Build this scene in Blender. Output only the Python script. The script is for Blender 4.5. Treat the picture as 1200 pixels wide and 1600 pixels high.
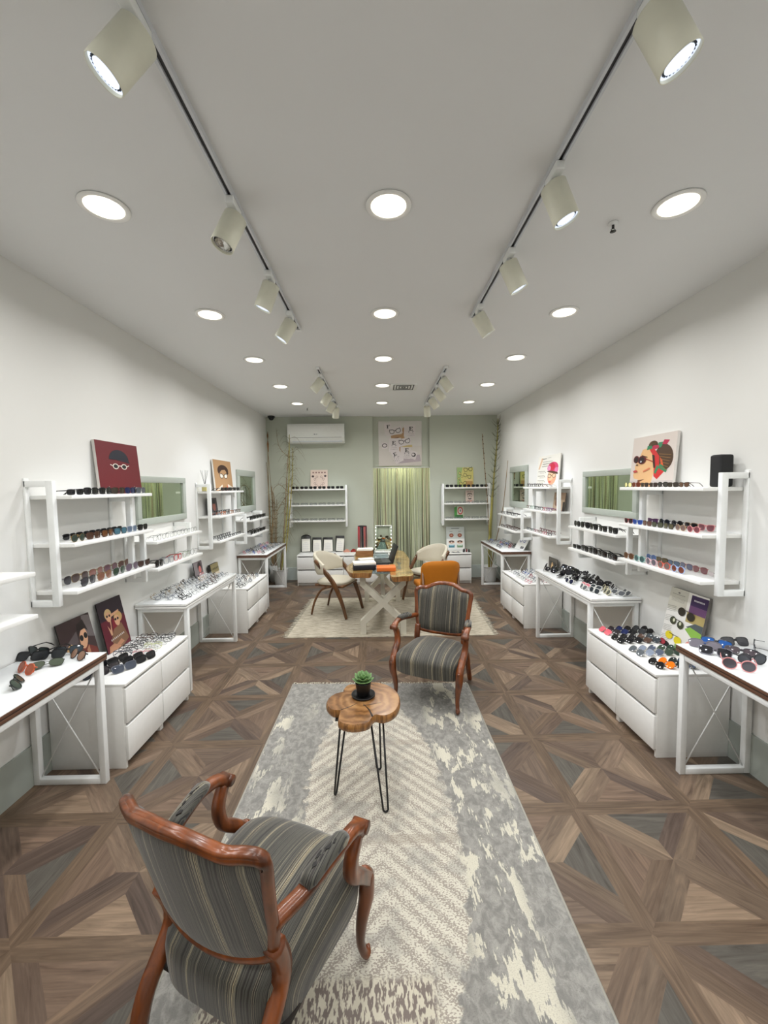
import bpy, math, random
from mathutils import Vector, Matrix, Euler
for o in list(bpy.data.objects): bpy.data.objects.remove(o)
S = bpy.context.scene
COL = S.collection
PI = math.pi
random.seed(7)

# ------------------------------------------------------------ room constants
CX = 0.0655          # middle of the room
WL, WR = -2.03, 2.16 # side walls
D = 7.45             # back wall
YF = -1.4            # front end of the room (behind the camera)
ZC = 2.976           # ceiling
NW = (D, )

# ------------------------------------------------------------ camera
cam_d = bpy.data.cameras.new('camera'); cam = bpy.data.objects.new('camera', cam_d); COL.objects.link(cam)
rt = Vector((0.999848, -0.012289, -0.012341)); up = Vector((0.013081, 0.062049, 0.997987)); fw = Vector((0.011499, 0.997997, -0.062200))
M4 = Matrix((( rt.x, up.x, -fw.x, 0.0), (rt.y, up.y, -fw.y, 0.0), (rt.z, up.z, -fw.z, 1.7), (0, 0, 0, 1)))
cam.matrix_world = M4
cam_d.sensor_fit = 'VERTICAL'; cam_d.sensor_height = 36.0; cam_d.sensor_width = 27.0
cam_d.lens = 635.23 * 36.0 / 1600.0
cam_d.clip_start = 0.02; cam_d.clip_end = 60
S.camera = cam

# ------------------------------------------------------------ world + colour management
w = bpy.data.worlds.new('world'); S.world = w; w.use_nodes = True
w.node_tree.nodes['Background'].inputs[0].default_value = (0.9, 0.95, 1.0, 1)
w.node_tree.nodes['Background'].inputs[1].default_value = 0.6
vs = S.view_settings
vs.view_transform = 'Standard'; vs.look = 'None'; vs.gamma = 1.0; vs.use_curve_mapping = False
vs.exposure = -0.95
DOWN_W = 15.5     # watts of each recessed downlight
SPOT_W = 13.5     # watts of each track spot
DOWN_COL = (1.0, 0.99, 0.98)
SPOT_COL = (0.88, 0.95, 1.08)

# ------------------------------------------------------------ materials
def lin(v):
    v /= 255.0
    return v / 12.92 if v <= 0.04045 else ((v + 0.055) / 1.055) ** 2.4
def rgb(r, g, b): return (lin(r), lin(g), lin(b), 1.0)
MC = {}
def mat(name, col, rough=0.5, metal=0.0, var=0.04, nscale=30.0, bump=0.0, emit=0.0, alpha=1.0, trans=0.0, spec=0.5, coat=0.0):
    """principled material whose colour is broken up by a little noise"""
    if name in MC: return MC[name]
    m = bpy.data.materials.new(name); m.use_nodes = True; MC[name] = m
    nt = m.node_tree; N = nt.nodes; L = nt.links
    p = N['Principled BSDF']
    p.inputs['Roughness'].default_value = rough; p.inputs['Metallic'].default_value = metal
    p.inputs['Specular IOR Level'].default_value = spec
    p.inputs['Coat Weight'].default_value = coat
    p.inputs['Alpha'].default_value = alpha
    p.inputs['Transmission Weight'].default_value = trans
    c = rgb(*col)
    tc = N.new('ShaderNodeTexCoord'); no = N.new('ShaderNodeTexNoise'); no.inputs['Scale'].default_value = nscale
    no.inputs['Detail'].default_value = 3
    L.new(tc.outputs['Object'], no.inputs['Vector'])
    mx = N.new('ShaderNodeMix'); mx.data_type = 'RGBA'
    mx.inputs[6].default_value = tuple(max(0, v * (1 - var)) for v in c[:3]) + (1,)
    mx.inputs[7].default_value = tuple(min(1, v * (1 + var)) for v in c[:3]) + (1,)
    L.new(no.outputs['Fac'], mx.inputs[0]); L.new(mx.outputs[2], p.inputs['Base Color'])
    if emit:
        p.inputs['Emission Color'].default_value = c; p.inputs['Emission Strength'].default_value = emit
    if bump:
        bp = N.new('ShaderNodeBump'); bp.inputs['Strength'].default_value = bump; bp.inputs['Distance'].default_value = 0.002
        L.new(no.outputs['Fac'], bp.inputs['Height']); L.new(bp.outputs[0], p.inputs['Normal'])
    return m
def nn(nt, t, **k):
    n = nt.nodes.new(t)
    for a, v in k.items():
        if a.startswith('i_'):
            key = a[2:]; key = int(key) if key.isdigit() else key
            n.inputs[key].default_value = v
        else: setattr(n, a, v)
    return n
def ramp(nt, stops, interp='LINEAR'):
    r = nt.nodes.new('ShaderNodeValToRGB'); cr = r.color_ramp; cr.interpolation = interp
    while len(cr.elements) < len(stops): cr.elements.new(0.5)
    for e, (p, c) in zip(cr.elements, stops): e.position = p; e.color = c
    return r
def wood_mat(name, dark, light, axis=0, scale=6.0, stretch=14.0, rough=0.4, coat=0.0, rings=False):
    if name in MC: return MC[name]
    m = bpy.data.materials.new(name); m.use_nodes = True; MC[name] = m
    nt = m.node_tree; L = nt.links; p = nt.nodes['Principled BSDF']
    tc = nn(nt, 'ShaderNodeTexCoord'); mp = nn(nt, 'ShaderNodeMapping')
    sc = [stretch] * 3; sc[axis] = 1.0
    mp.inputs['Scale'].default_value = sc
    no = nn(nt, 'ShaderNodeTexNoise', i_Scale=scale, i_Detail=5.0, i_Distortion=0.6)
    L.new(tc.outputs['Object'], mp.inputs['Vector']); L.new(mp.outputs[0], no.inputs['Vector'])
    r = ramp(nt, [(0.3, rgb(*dark)), (0.7, rgb(*light))])
    L.new(no.outputs['Fac'], r.inputs[0]); L.new(r.outputs[0], p.inputs['Base Color'])
    p.inputs['Roughness'].default_value = rough; p.inputs['Coat Weight'].default_value = coat
    p.inputs['Coat Roughness'].default_value = 0.15
    return m

# ------------------------------------------------------------ mesh builder
class MB:
    def __init__(s): s.v = []; s.f = []; s.m = []; s.sm = []
    def add(s, vs, fs, mi=0, smooth=False):
        b = len(s.v); s.v += [tuple(v) for v in vs]
        for f in fs:
            s.f.append(tuple(b + i for i in f)); s.m.append(mi); s.sm.append(smooth)
    def box(s, c, d, mi=0, rot=None):
        x, y, z = d[0] / 2, d[1] / 2, d[2] / 2
        vs = [Vector((sx * x, sy * y, sz * z)) for sz in (-1, 1) for sy in (-1, 1) for sx in (-1, 1)]
        if rot is not None: vs = [rot @ v for v in vs]
        c = Vector(c)
        s.add([v + c for v in vs], [(0, 2, 3, 1), (4, 5, 7, 6), (0, 1, 5, 4), (2, 6, 7, 3), (0, 4, 6, 2), (1, 3, 7, 5)], mi)
    def bb(s, a, b, mi=0):   # box between two corners
        s.box([(a[i] + b[i]) / 2 for i in range(3)], [abs(a[i] - b[i]) for i in range(3)], mi)
    def rbox(s, c, d, r=0.004, mi=0, rot=None, seg=2):
        """box with rounded vertical-profile edges (a superellipse-free bevel)"""
        import bmesh
        bm = bmesh.new(); bmesh.ops.create_cube(bm, size=1.0)
        for v in bm.verts: v.co = Vector((v.co.x * d[0], v.co.y * d[1], v.co.z * d[2]))
        bmesh.ops.bevel(bm, geom=list(bm.edges), offset=min(r, min(d) * 0.45), segments=seg, affect='EDGES', profile=0.5)
        bm.verts.index_update()
        vs = [v.co.copy() for v in bm.verts]
        if rot is not None: vs = [rot @ v for v in vs]
        c = Vector(c); s.add([v + c for v in vs], [tuple(v.index for v in f.verts) for f in bm.faces], mi, True)
        bm.free()
    def sweep(s, pts, w, h=None, n=8, up=(0, 0, 1), mi=0, closed=False, smooth=True, square=False, cap=True):
        """sweep an ellipse / rounded rect of half sizes (w,h) along pts; w,h may be lists"""
        pts = [Vector(p) for p in pts]; K = len(pts)
        W = w if isinstance(w, (list, tuple)) else [w] * K
        H = W if h is None else (h if isinstance(h, (list, tuple)) else [h] * K)
        up = Vector(up); vs = []
        for i, p in enumerate(pts):
            if closed: t = pts[(i + 1) % K] - pts[i - 1]
            else: t = pts[min(i + 1, K - 1)] - pts[max(i - 1, 0)]
            t = t.normalized()
            a = t.cross(up)
            if a.length < 1e-3: a = t.cross(Vector((0, 1, 0)))
            a.normalize(); b = a.cross(t).normalized()
            for j in range(n):
                th = 2 * PI * (j + 0.5) / n; c_, s_ = math.cos(th), math.sin(th)
                if square:
                    q = 1.0 / max(abs(c_), abs(s_)); q = min(q, 1.32) if n > 4 else q
                    c_, s_ = c_ * q, s_ * q
                vs.append(p + a * (W[i] * c_) + b * (H[i] * s_))
        fs = []
        R = K if closed else K - 1
        for i in range(R):
            i2 = (i + 1) % K
            for j in range(n):
                j2 = (j + 1) % n
                fs.append((i * n + j, i * n + j2, i2 * n + j2, i2 * n + j))
        if not closed and cap:
            fs.append(tuple(range(n))[::-1]); fs.append(tuple((K - 1) * n + j for j in range(n)))
        s.add(vs, fs, mi, smooth)
    def tube(s, a, b, r, r2=None, n=10, mi=0, smooth=True):
        s.sweep([a, b], [r, r if r2 is None else r2], n=n, mi=mi, smooth=smooth)
    def lathe(s, prof, c=(0, 0, 0), n=24, mi=0, smooth=True, rot=None, caps=True):
        vs = []; c = Vector(c)
        for r, z in prof:
            for j in range(n):
                v = Vector((r * math.cos(2 * PI * j / n), r * math.sin(2 * PI * j / n), z))
                if rot is not None: v = rot @ v
                vs.append(v + c)
        fs = []
        for i in range(len(prof) - 1):
            for j in range(n):
                j2 = (j + 1) % n; fs.append((i * n + j, i * n + j2, (i + 1) * n + j2, (i + 1) * n + j))
        if caps:
            fs.append(tuple(range(n))[::-1]); fs.append(tuple((len(prof) - 1) * n + j for j in range(n)))
        s.add(vs, fs, mi, smooth)
    def prism(s, pts, z0, z1, mi=0, top=None, smooth=False):
        n = len(pts)
        vs = [(p[0], p[1], z0) for p in pts] + [(p[0], p[1], z1) for p in pts]
        s.add(vs, [(i, (i + 1) % n, n + (i + 1) % n, n + i) for i in range(n)] + [tuple(range(n))[::-1]], mi)
        s.add(vs[n:], [tuple(range(n))], mi if top is None else top)
    def grid(s, fn, nu, nv, mi=0, smooth=True, flip=False):
        vs = [fn(i / nu, j / nv) for j in range(nv + 1) for i in range(nu + 1)]
        fs = []
        for j in range(nv):
            for i in range(nu):
                a = j * (nu + 1) + i; q = (a, a + 1, a + nu + 2, a + nu + 1)
                fs.append(q[::-1] if flip else q)
        s.add(vs, fs, mi, smooth)
    def mesh(s, name, mats):
        me = bpy.data.meshes.new(name); me.from_pydata([tuple(v) for v in s.v], [], s.f)
        for m in (mats if isinstance(mats, (list, tuple)) else [mats]): me.materials.append(m)
        me.polygons.foreach_set('material_index', s.m); me.polygons.foreach_set('use_smooth', s.sm)
        me.update(); return me
    def build(s, name, mats, parent=None, loc=None, rot=None):
        o = bpy.data.objects.new(name, s.mesh(name, mats)); COL.objects.link(o)
        if parent is not None: o.parent = parent
        if loc is not None: o.location = loc
        if rot is not None: o.rotation_euler = rot
        return o
def tag(o, label=None, cat=None, group=None, kind=None):
    if label: o['label'] = label
    if cat: o['category'] = cat
    if group: o['group'] = group
    if kind: o['kind'] = kind
    return o
def empty(name, loc=(0, 0, 0), rz=0.0):
    o = bpy.data.objects.new(name, None); o.empty_display_size = 0.05; COL.objects.link(o)
    o.location = loc; o.rotation_euler = (0, 0, rz); return o
def dup(root, loc=None, rz=None):
    def cp(o, par):
        c = o.copy(); COL.objects.link(c)
        if par is not None: c.parent = par
        for ch in o.children: cp(ch, c)
        return c
    r = cp(root, None)
    if loc is not None: r.location = loc
    if rz is not None: r.rotation_euler = (0, 0, rz)
    return r
def cat_rom(pts, k=6, closed=False):
    P = [Vector(p) for p in pts]; n = len(P); out = []
    for i in range(n if closed else n - 1):
        if closed: a, b, c, d = P[i - 1], P[i], P[(i + 1) % n], P[(i + 2) % n]
        else: a, b, c, d = P[max(i - 1, 0)], P[i], P[i + 1], P[min(i + 2, n - 1)]
        for j in range(k):
            t = j / k
            out.append(0.5 * ((2 * b) + (c - a) * t + (2 * a - 5 * b + 4 * c - d) * t * t + (3 * b - a - 3 * c + d) * t ** 3))
    if not closed: out.append(P[-1])
    return out
def lerp(a, b, t): return a + (b - a) * t

WHITE = mat('white_lacquer', (238, 238, 234), 0.35)
WMETAL = mat('white_powder_coat', (236, 238, 236), 0.4)
BLACK = mat('black_plastic', (14, 14, 15), 0.35)
SAGE = mat('sage_paint', (174, 181, 172), 0.6)
MIRROR = mat('mirror_glass', (196, 208, 188), 0.02, 1.0, var=0.0)

# ------------------------------------------------------------ room shell
def struct(o): o['kind'] = 'structure'; return o
def add_floor():
    """parquet panels laid as 0.6 m squares: border strips, four mitred diagonal arms, four side triangles"""
    m = bpy.data.materials.new('walnut_parquet'); m.use_nodes = True; nt = m.node_tree; L = nt.links
    p = nt.nodes['Principled BSDF']
    uv = nn(nt, 'ShaderNodeUVMap'); uv.uv_map = 'grain'
    mp = nn(nt, 'ShaderNodeMapping'); mp.inputs['Scale'].default_value = (1.1, 11.0, 1.0)
    L.new(uv.outputs[0], mp.inputs['Vector'])
    n1 = nn(nt, 'ShaderNodeTexNoise', i_Scale=2.2, i_Detail=6.0, i_Roughness=0.6, i_Distortion=1.6)
    mp2 = nn(nt, 'ShaderNodeMapping'); mp2.inputs['Scale'].default_value = (2.5, 60.0, 1.0)
    n2 = nn(nt, 'ShaderNodeTexNoise', i_Scale=2.0, i_Detail=3.0, i_Distortion=0.5)
    L.new(mp.outputs[0], n1.inputs['Vector']); L.new(uv.outputs[0], mp2.inputs['Vector']); L.new(mp2.outputs[0], n2.inputs['Vector'])
    at = nn(nt, 'ShaderNodeAttribute'); at.attribute_name = 'tint'
    r = ramp(nt, [(0.28, (0.50, 0.47, 0.46, 1)), (0.42, (0.85, 0.83, 0.82, 1)), (0.56, (1.05, 1.05, 1.05, 1)), (0.74, (1.45, 1.42, 1.38, 1))])
    L.new(n1.outputs['Fac'], r.inputs[0])
    r2 = ramp(nt, [(0.3, (0.86, 0.86, 0.86, 1)), (0.7, (1.1, 1.1, 1.1, 1))]); L.new(n2.outputs['Fac'], r2.inputs[0])
    m1 = nn(nt, 'ShaderNodeMix', data_type='RGBA', blend_type='MULTIPLY', i_0=1.0)
    m2 = nn(nt, 'ShaderNodeMix', data_type='RGBA', blend_type='MULTIPLY', i_0=1.0)
    L.new(at.outputs['Color'], m1.inputs[6]); L.new(r.outputs[0], m1.inputs[7])
    L.new(m1.outputs[2], m2.inputs[6]); L.new(r2.outputs[0], m2.inputs[7]); L.new(m2.outputs[2], p.inputs['Base Color'])
    p.inputs['Roughness'].default_value = 0.42; p.inputs['Specular IOR Level'].default_value = 0.35
    rnd = random.Random(3)
    V, F, T, U = [], [], [], []
    def clip(poly, x0, x1, y0, y1):
        for ax, lim, sg in ((0, x0, 1), (0, x1, -1), (1, y0, 1), (1, y1, -1)):
            out = []
            for i in range(len(poly)):
                a, b = poly[i - 1], poly[i]
                ia, ib = (a[ax] - lim) * sg >= 0, (b[ax] - lim) * sg >= 0
                if ia != ib:
                    t = (lim - a[ax]) / (b[ax] - a[ax]); out.append((a[0] + (b[0] - a[0]) * t, a[1] + (b[1] - a[1]) * t))
                if ib: out.append(b)
            poly = out
            if not poly: return []
        return poly
    tones = [(106, 90, 75), (96, 80, 68), (116, 98, 82), (102, 85, 70), (86, 72, 63), (130, 112, 93)]
    def face(poly, ang, tone):
        poly = clip(poly, WL, WR, YF, D + 0.9)
        if len(poly) < 3: return
        b = len(V); ou, ov = rnd.random() * 40, rnd.random() * 40
        ca, sa = math.cos(ang), math.sin(ang)
        for x, y in poly:
            V.append((x, y, 0.0)); U.append((x * ca + y * sa + ou, -x * sa + y * ca + ov))
        F.append(tuple(range(b, b + len(poly)))); k = rnd.uniform(0.92, 1.08)
        T.append(tuple(c * k for c in rgb(*tone)[:3]) + (1,))
    s = 0.6003; g = 0.042; aw = 0.070   # panel, half border, half arm width
    gx, gy = -0.191, 6.8246
    for i in range(-5, 6):
        for j in range(-3, 15):
            x0 = gx + i * s; y0 = gy - j * s; cx, cy = x0 + s / 2, y0 + s / 2
            h = s / 2; q = h - g
            def P(u, v): return (cx + u, cy + v)
            bt = (102, 85, 69)
            # borders, mitred at the corners
            face([P(-h, -h), P(h, -h), P(q, -q), P(-q, -q)], 0, bt)
            face([P(h, h), P(-h, h), P(-q, q), P(q, q)], 0, bt)
            face([P(h, -h), P(h, h), P(q, q), P(q, -q)], PI / 2, bt)
            face([P(-h, h), P(-h, -h), P(-q, -q), P(-q, q)], PI / 2, bt)
            w2 = aw * math.sqrt(2)
            for k in range(4):
                c_, s_ = math.cos(k * PI / 2), math.sin(k * PI / 2)
                def R(u, v): return P(u * c_ - v * s_, u * s_ + v * c_)
                ang = PI / 4 + k * PI / 2
                ta = rnd.choice(tones); tb = rnd.choice(tones)
                # arm towards the (+,+) corner, split along its middle
                face([R(0, 0), R(w2 / 1.0, 0), R(q, q - w2), R(q, q)], ang, ta)
                face([R(0, 0), R(q, q), R(q - w2, q), R(0, w2)], ang, tb)
                tt = [(86, 82, 75), (112, 93, 78), (130, 111, 92), (104, 88, 75)][(k + i * 3 + j) % 4 if rnd.random() < 0.8 else 0]
                face([R(q, -(q - w2)), R(q, q - w2), R(w2, 0)], PI / 2 + k * PI / 2, tt)
    me = bpy.data.meshes.new('floor'); me.from_pydata(V, [], F)
    ul = me.uv_layers.new(name='grain')
    for lp in me.loops: ul.data[lp.index].uv = U[lp.vertex_index]
    ca = me.color_attributes.new('tint', 'FLOAT_COLOR', 'CORNER')
    for pl in me.polygons:
        for li in pl.loop_indices: ca.data[li].color = T[pl.index]
    me.materials.append(m)
    # make all normals point up
    me.update()
    o = bpy.data.objects.new('floor', me); COL.objects.link(o); struct(o)
    b = MB(); b.bb((WL - 0.1, YF - 0.1, -0.12), (WR + 0.1, D + 0.95, -0.004)); struct(b.build('trim_1', mat('subfloor', (90, 85, 80), 0.9)))
add_floor()
PAINT = mat('white_wall_paint', (226, 226, 222), 0.85, var=0.015, nscale=3)
CEILP = mat('ceiling_paint', (226, 227, 226), 0.9, var=0.015, nscale=2)
GREEN = mat('sage_wall_paint', (186, 191, 176), 0.75, var=0.02, nscale=3)
BASE = mat('sage_baseboard', (160, 166, 158), 0.55, var=0.02)
BASE2 = mat('pale_baseboard', (190, 198, 192), 0.55, var=0.02)
def sb(name, a, b, m): k = MB(); k.bb(a, b); return struct(k.build(name, m))
sb('wall_left', (WL - 0.12, YF, 0), (WL, D + 0.12, ZC), PAINT)
sb('wall_right', (WR, YF, 0), (WR + 0.12, D + 0.12, ZC), PAINT)
sb('wall_front', (WL - 0.12, YF - 0.12, 0), (WR + 0.12, YF, ZC), PAINT)
sb('ceiling', (WL - 0.12, YF - 0.12, ZC), (WR + 0.12, D + 0.12, ZC + 0.12), CEILP)
# back wall with a shallow recess that holds the curtained doorway
RX0, RX1, RZ, RD = -0.105, 0.93, 2.06, 0.07
k = MB()
k.bb((WL, D, 0), (RX0, D + 0.12, ZC)); k.bb((RX1, D, 0), (WR, D + 0.12, ZC))
k.bb((RX0, D + RD, RZ), (RX1, D + 0.12, ZC))
struct(k.build('wall_back', GREEN))
# room behind the curtain
k = MB()
k.bb((RX0 - 0.5, D + 0.12, 0), (RX0 - 0.45, D + 0.9, 2.4)); k.bb((RX1 + 0.45, D + 0.12, 0), (RX1 + 0.5, D + 0.9, 2.4))
k.bb((RX0 - 0.5, D + 0.85, 0), (RX1 + 0.5, D + 0.9, 2.4)); k.bb((RX0 - 0.5, D + 0.12, 2.35), (RX1 + 0.5, D + 0.9, 2.4))
struct(k.build('wall_back_room', mat('back_room_paint', (150, 154, 134), 0.8)))
for sname, x0, x1 in (('left', WL, WL + 0.014), ('right', WR - 0.014, WR)):
    sb('baseboard_' + sname, (x0, YF, 0), (x1, D, 0.235), BASE)
k = MB(); k.bb((WL + 0.014, D - 0.014, 0), (RX0, D, 0.235)); k.bb((RX1, D - 0.014, 0), (WR - 0.014, D, 0.235))
struct(k.build('baseboard_back', BASE2))
# ------------------------------------------------------------ ceiling fittings
EMIT_W = mat('lit_warm_diffuser', (255, 246, 228), 0.4, emit=5.0, var=0)
EMIT_C = mat('lit_cool_lens', (225, 236, 255), 0.3, emit=1.7, var=0)
CREAM = mat('cream_lamp_body', (226, 226, 208), 0.4)
def lamp_data(name, kind, power, col, **k):
    d = bpy.data.lights.new(name, kind); d.energy = power; d.color = col
    for a, v in k.items(): setattr(d, a, v)
    return d
def make_downlight():
    t = empty('recessed_downlight')
    k = MB(); k.lathe([(0.078, 0.0), (0.100, 0.0), (0.104, -0.003), (0.103, -0.007), (0.092, -0.009), (0.082, -0.008), (0.078, 0.0)], n=40, caps=False)
    k.build('trim_ring', WHITE, t)
    k = MB(); k.lathe([(0.0005, -0.010), (0.05, -0.0095), (0.079, -0.006)], n=40, caps=False); k.build('diffuser', EMIT_W, t)
    d = lamp_data('downlight_beam', 'AREA', DOWN_W, DOWN_COL, shape='DISK', size=0.15, spread=math.radians(158))
    lo = bpy.data.objects.new('beam', d); COL.objects.link(lo); lo.parent = t; lo.location = (0, 0, -0.016)
    return t
dl = make_downlight(); first = True
cols = [('left', -1.222), ('middle', 0.06), ('right', 1.387)]
rows = [('nearest the camera', 1.93), ('second from the camera', 3.08), ('third from the camera', 4.14), ('fourth from the camera', 5.21), ('nearest the back wall', 6.27)]
for ri, (rn, y) in enumerate(rows + [('behind', 0.78), ('behind', -0.37)]):
    for cn, x in cols:
        if rn == 'behind' and cn == 'middle' and y > 0: pass
        o = dl if first else dup(dl)
        first = False; o.location = (x, y, ZC)
        if rn == 'behind': lb = 'round recessed ceiling downlight of the %s row, %s the camera' % (cn, 'just behind' if y < 0 else 'right above')
        else: lb = 'round warm downlight in the ceiling, %s row, %s' % (cn, rn)
        tag(o, lb, 'ceiling light', 'recessed downlights in the ceiling')
# tracks and spots
def track(x, y0, y1, lb):
    t = empty('lighting_track', (x, y0, ZC))
    k = MB(); L_ = y1 - y0
    k.bb((-0.018, 0, -0.022), (-0.008, L_, 0)); k.bb((0.008, 0, -0.022), (0.018, L_, 0)); k.bb((-0.008, 0, -0.004), (0.008, L_, 0))
    k.build('rail', mat('white_aluminium', (205, 208, 212), 0.4), t)
    k = MB(); k.bb((-0.0078, 0.01, -0.012), (0.0078, L_ - 0.01, -0.0045)); 
    k.build('slot', mat('dark_slot', (60, 60, 62), 0.5), t)
    for a_, b_ in ((-0.02, 0), (L_, L_ + 0.02)):
        k = MB(); k.bb((-0.019, a_, -0.024), (0.019, b_, 0)); k.build('end_cap', WMETAL, t)
    tag(t, lb, 'light track', 'ceiling light tracks')
TXL, TXR = -0.625, 0.72
track(TXL, -0.1, 3.33, 'long white light track on the ceiling, left side, nearest the camera')
track(TXR, -0.1, 3.12, 'long white light track on the ceiling, right side, nearest the camera')
track(-0.635, 4.42, 6.35, 'short white light track on the ceiling, left side, near the back wall')
track(0.735, 4.42, 6.35, 'short white light track on the ceiling, right side, near the back wall')
def spot(x, y, dirv, lb, lit=True, grp='track spotlights'):
    t = empty('track_spotlight', (x, y, ZC - 0.022))
    dv = Vector(dirv).normalized()
    k = MB(); k.rbox((0, 0.0, -0.016), (0.036, 0.11, 0.032), 0.004); k.build('adapter', WMETAL, t)
    piv = Vector((0, 0, -0.075)); q = Vector((0, 0, 1)).rotation_difference(dv).to_matrix()
    k = MB(); k.sweep([(0, 0, -0.03), (0, 0, -0.062), piv + dv * 0.012], [0.012, 0.014, 0.014], n=10); k.build('knuckle', WMETAL, t)
    c0 = piv + dv * 0.0
    k = MB(); k.lathe([(0.001, -0.02), (0.045, -0.02), (0.050, -0.015), (0.050, 0.13), (0.0485, 0.133), (0.0465, 0.131), (0.0465, 0.115)], c0, n=32, rot=q, caps=False)
    k.build('lamp_body', CREAM, t)
    k = MB()
    k.lathe([(0.0465, 0.122), (0.040, 0.124), (0.040, 0.118)], c0, n=32, rot=q, caps=False)
    k.lathe([(0.034, 0.124), (0.028, 0.112), (0.002, 0.106)], c0, n=24, mi=0, rot=q, caps=False)
    for j in range(26):
        a = 2 * PI * j / 26; r = Matrix.Rotation(a, 3, 'Z')
        k.box(c0 + q @ (r @ Vector((0.0375, 0, 0.1215))), (0.006, 0.003, 0.003), 1, rot=q @ r)
    k.build('lens', [EMIT_C if lit else mat('unlit_reflector', (200, 200, 195), 0.15, 0.8), mat('grille_black', (40, 44, 50), 0.4)], t)
    if lit:
        d = lamp_data('spot_beam', 'SPOT', SPOT_W * 4, SPOT_COL, spot_size=math.radians(64), spot_blend=0.8, shadow_soft_size=0.035)
        lo = bpy.data.objects.new('beam', d); COL.objects.link(lo); lo.parent = t; lo.location = c0 + dv * 0.137
        lo.rotation_euler = (-dv).to_track_quat('Z', 'Y').to_euler()
    tag(t, lb, 'spotlight', grp); return t
n_ = ['nearest the camera', 'second from the camera', 'third from the camera', 'farthest on its track']
for i, (y, dv, lit) in enumerate([(1.15, (-0.50, -0.15, -0.75), True), (1.88, (-0.35, -0.20, -0.90), False), (2.48, (-0.38, 0.05, -0.90), True), (3.02, (-0.50, -0.05, -0.82), True)]):
    spot(TXL, y, dv, 'cream cylinder spotlight on the near left track, %s' % n_[i], lit)
for i, (y, dv) in enumerate([(1.10, (0.42, -0.10, -0.88)), (1.70, (0.36, -0.05, -0.92)), (2.27, (0.44, 0.03, -0.90)), (2.93, (0.52, 0.05, -0.84))]):
    spot(TXR, y, dv, 'cream cylinder spotlight on the near right track, %s' % n_[i])
for i, (y, dv) in enumerate([(4.62, (-0.62, 0.0, -0.75)), (5.35, (-0.55, 0.0, -0.8)), (5.85, (-0.45, 0.15, -0.8)), (6.25, (-0.12, 0.42, -0.9))]):
    spot(-0.635, y, dv, 'small cream spotlight on the far left track, %s' % n_[i])
for i, (y, dv) in enumerate([(4.62, (0.55, 0.0, -0.75)), (5.15, (0.62, 0.05, -0.75)), (5.65, (0.55, 0.1, -0.8)), (6.2, (0.12, 0.42, -0.9))]):
    spot(0.735, y, dv, 'small cream spotlight on the far right track, %s' % n_[i])
# two unseen spots, added overhead to keep the near wall ends lit
spot(TXL, 0.2, (-0.7, 0.05, -0.7), 'added cream cylinder spotlight on the near left track, out of view over the camera')
spot(TXR, 0.2, (0.7, 0.05, -0.7), 'added cream cylinder spotlight on the near right track, out of view over the camera')
# air vent, sensors, camera dome, air conditioner
t = empty('ceiling_vent', (0.33, 5.3, ZC)); k = MB()
k.rbox((0, 0, -0.004), (0.34, 0.34, 0.008), 0.002); k.build('vent_frame', WMETAL, t)
k = MB()
for r in (0.125, 0.09, 0.055, 0.02):
    for a in range(4):
        R_ = Matrix.Rotation(a * PI / 2, 3, 'Z'); k.box(R_ @ Vector((r, 0, -0.0095)), (0.012, 2 * r + 0.012, 0.003), rot=R_)
k.build('vent_gap_shade', mat('vent_shadow_gap', (60, 62, 60), 0.6), t)  # dark-coloured strips stand in for the shade in the gaps between slats
tag(t, 'square white air vent with concentric slats in the ceiling beside a downlight', 'air vent')
def sprinkler(x, y, lb):
    t = empty('ceiling_sprinkler', (x, y, ZC)); k = MB()
    k.lathe([(0.0, -0.001), (0.022, -0.001), (0.022, -0.006), (0.012, -0.012)], n=20); k.build('rosette', WMETAL, t)
    k = MB(); k.tube((0, 0, -0.008), (0, 0, -0.028), 0.006); k.lathe([(0.004, -0.040), (0.014, -0.041), (0.014, -0.043), (0.001, -0.044)], n=12)
    for a in (-1, 1): k.sweep([(a * 0.004, 0, -0.026), (a * 0.010, 0, -0.033), (a * 0.002, 0, -0.041)], 0.0022, n=6)
    k.build('nozzle', mat('dark_chrome', (70, 70, 70), 0.25, 1.0), t); tag(t, lb, 'sprinkler')
sprinkler(1.163, 2.06, 'small metal sprinkler head in the ceiling beside the near right downlight')
sprinkler(-1.13, 6.6, 'small sprinkler head in the ceiling near the far left corner')
sprinkler(-1.40, 1.12, 'small sprinkler head at the left edge of the photo ceiling')
t = empty('security_camera', (WL + 0.13, D - 0.11, ZC)); k = MB()
k.lathe([(0.055, 0), (0.062, -0.002), (0.062, -0.03), (0.05, -0.034)], n=28); k.build('camera_base', BLACK, t)
k = MB(); k.lathe([(0.048, -0.034), (0.044, -0.052), (0.028, -0.070), (0.002, -0.076)], n=28); k.build('dome', mat('smoked_dome', (8, 8, 10), 0.06), t)
tag(t, 'black dome security camera in the far left ceiling corner', 'security camera')
t = empty('air_conditioner', (-1.1, D, 2.485)); k = MB()
prof = [(0, 0), (-0.10, 0.0), (-0.17, 0.03), (-0.205, 0.09), (-0.21, 0.30), (-0.195, 0.335), (0, 0.345)]
X0, X1 = -0.50, 0.50
vs_ = [(X0, y, z) for y, z in prof] + [(X1, y, z) for y, z in prof]; n = len(prof)
k.add(vs_, [(i, i + 1, n + i + 1, n + i) for i in range(n - 1)] + [tuple(range(n))[::-1], tuple(range(n, 2 * n))])
k.build('housing', mat('ac_gloss_white', (226, 228, 222), 0.14, coat=0.5), t)
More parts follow.
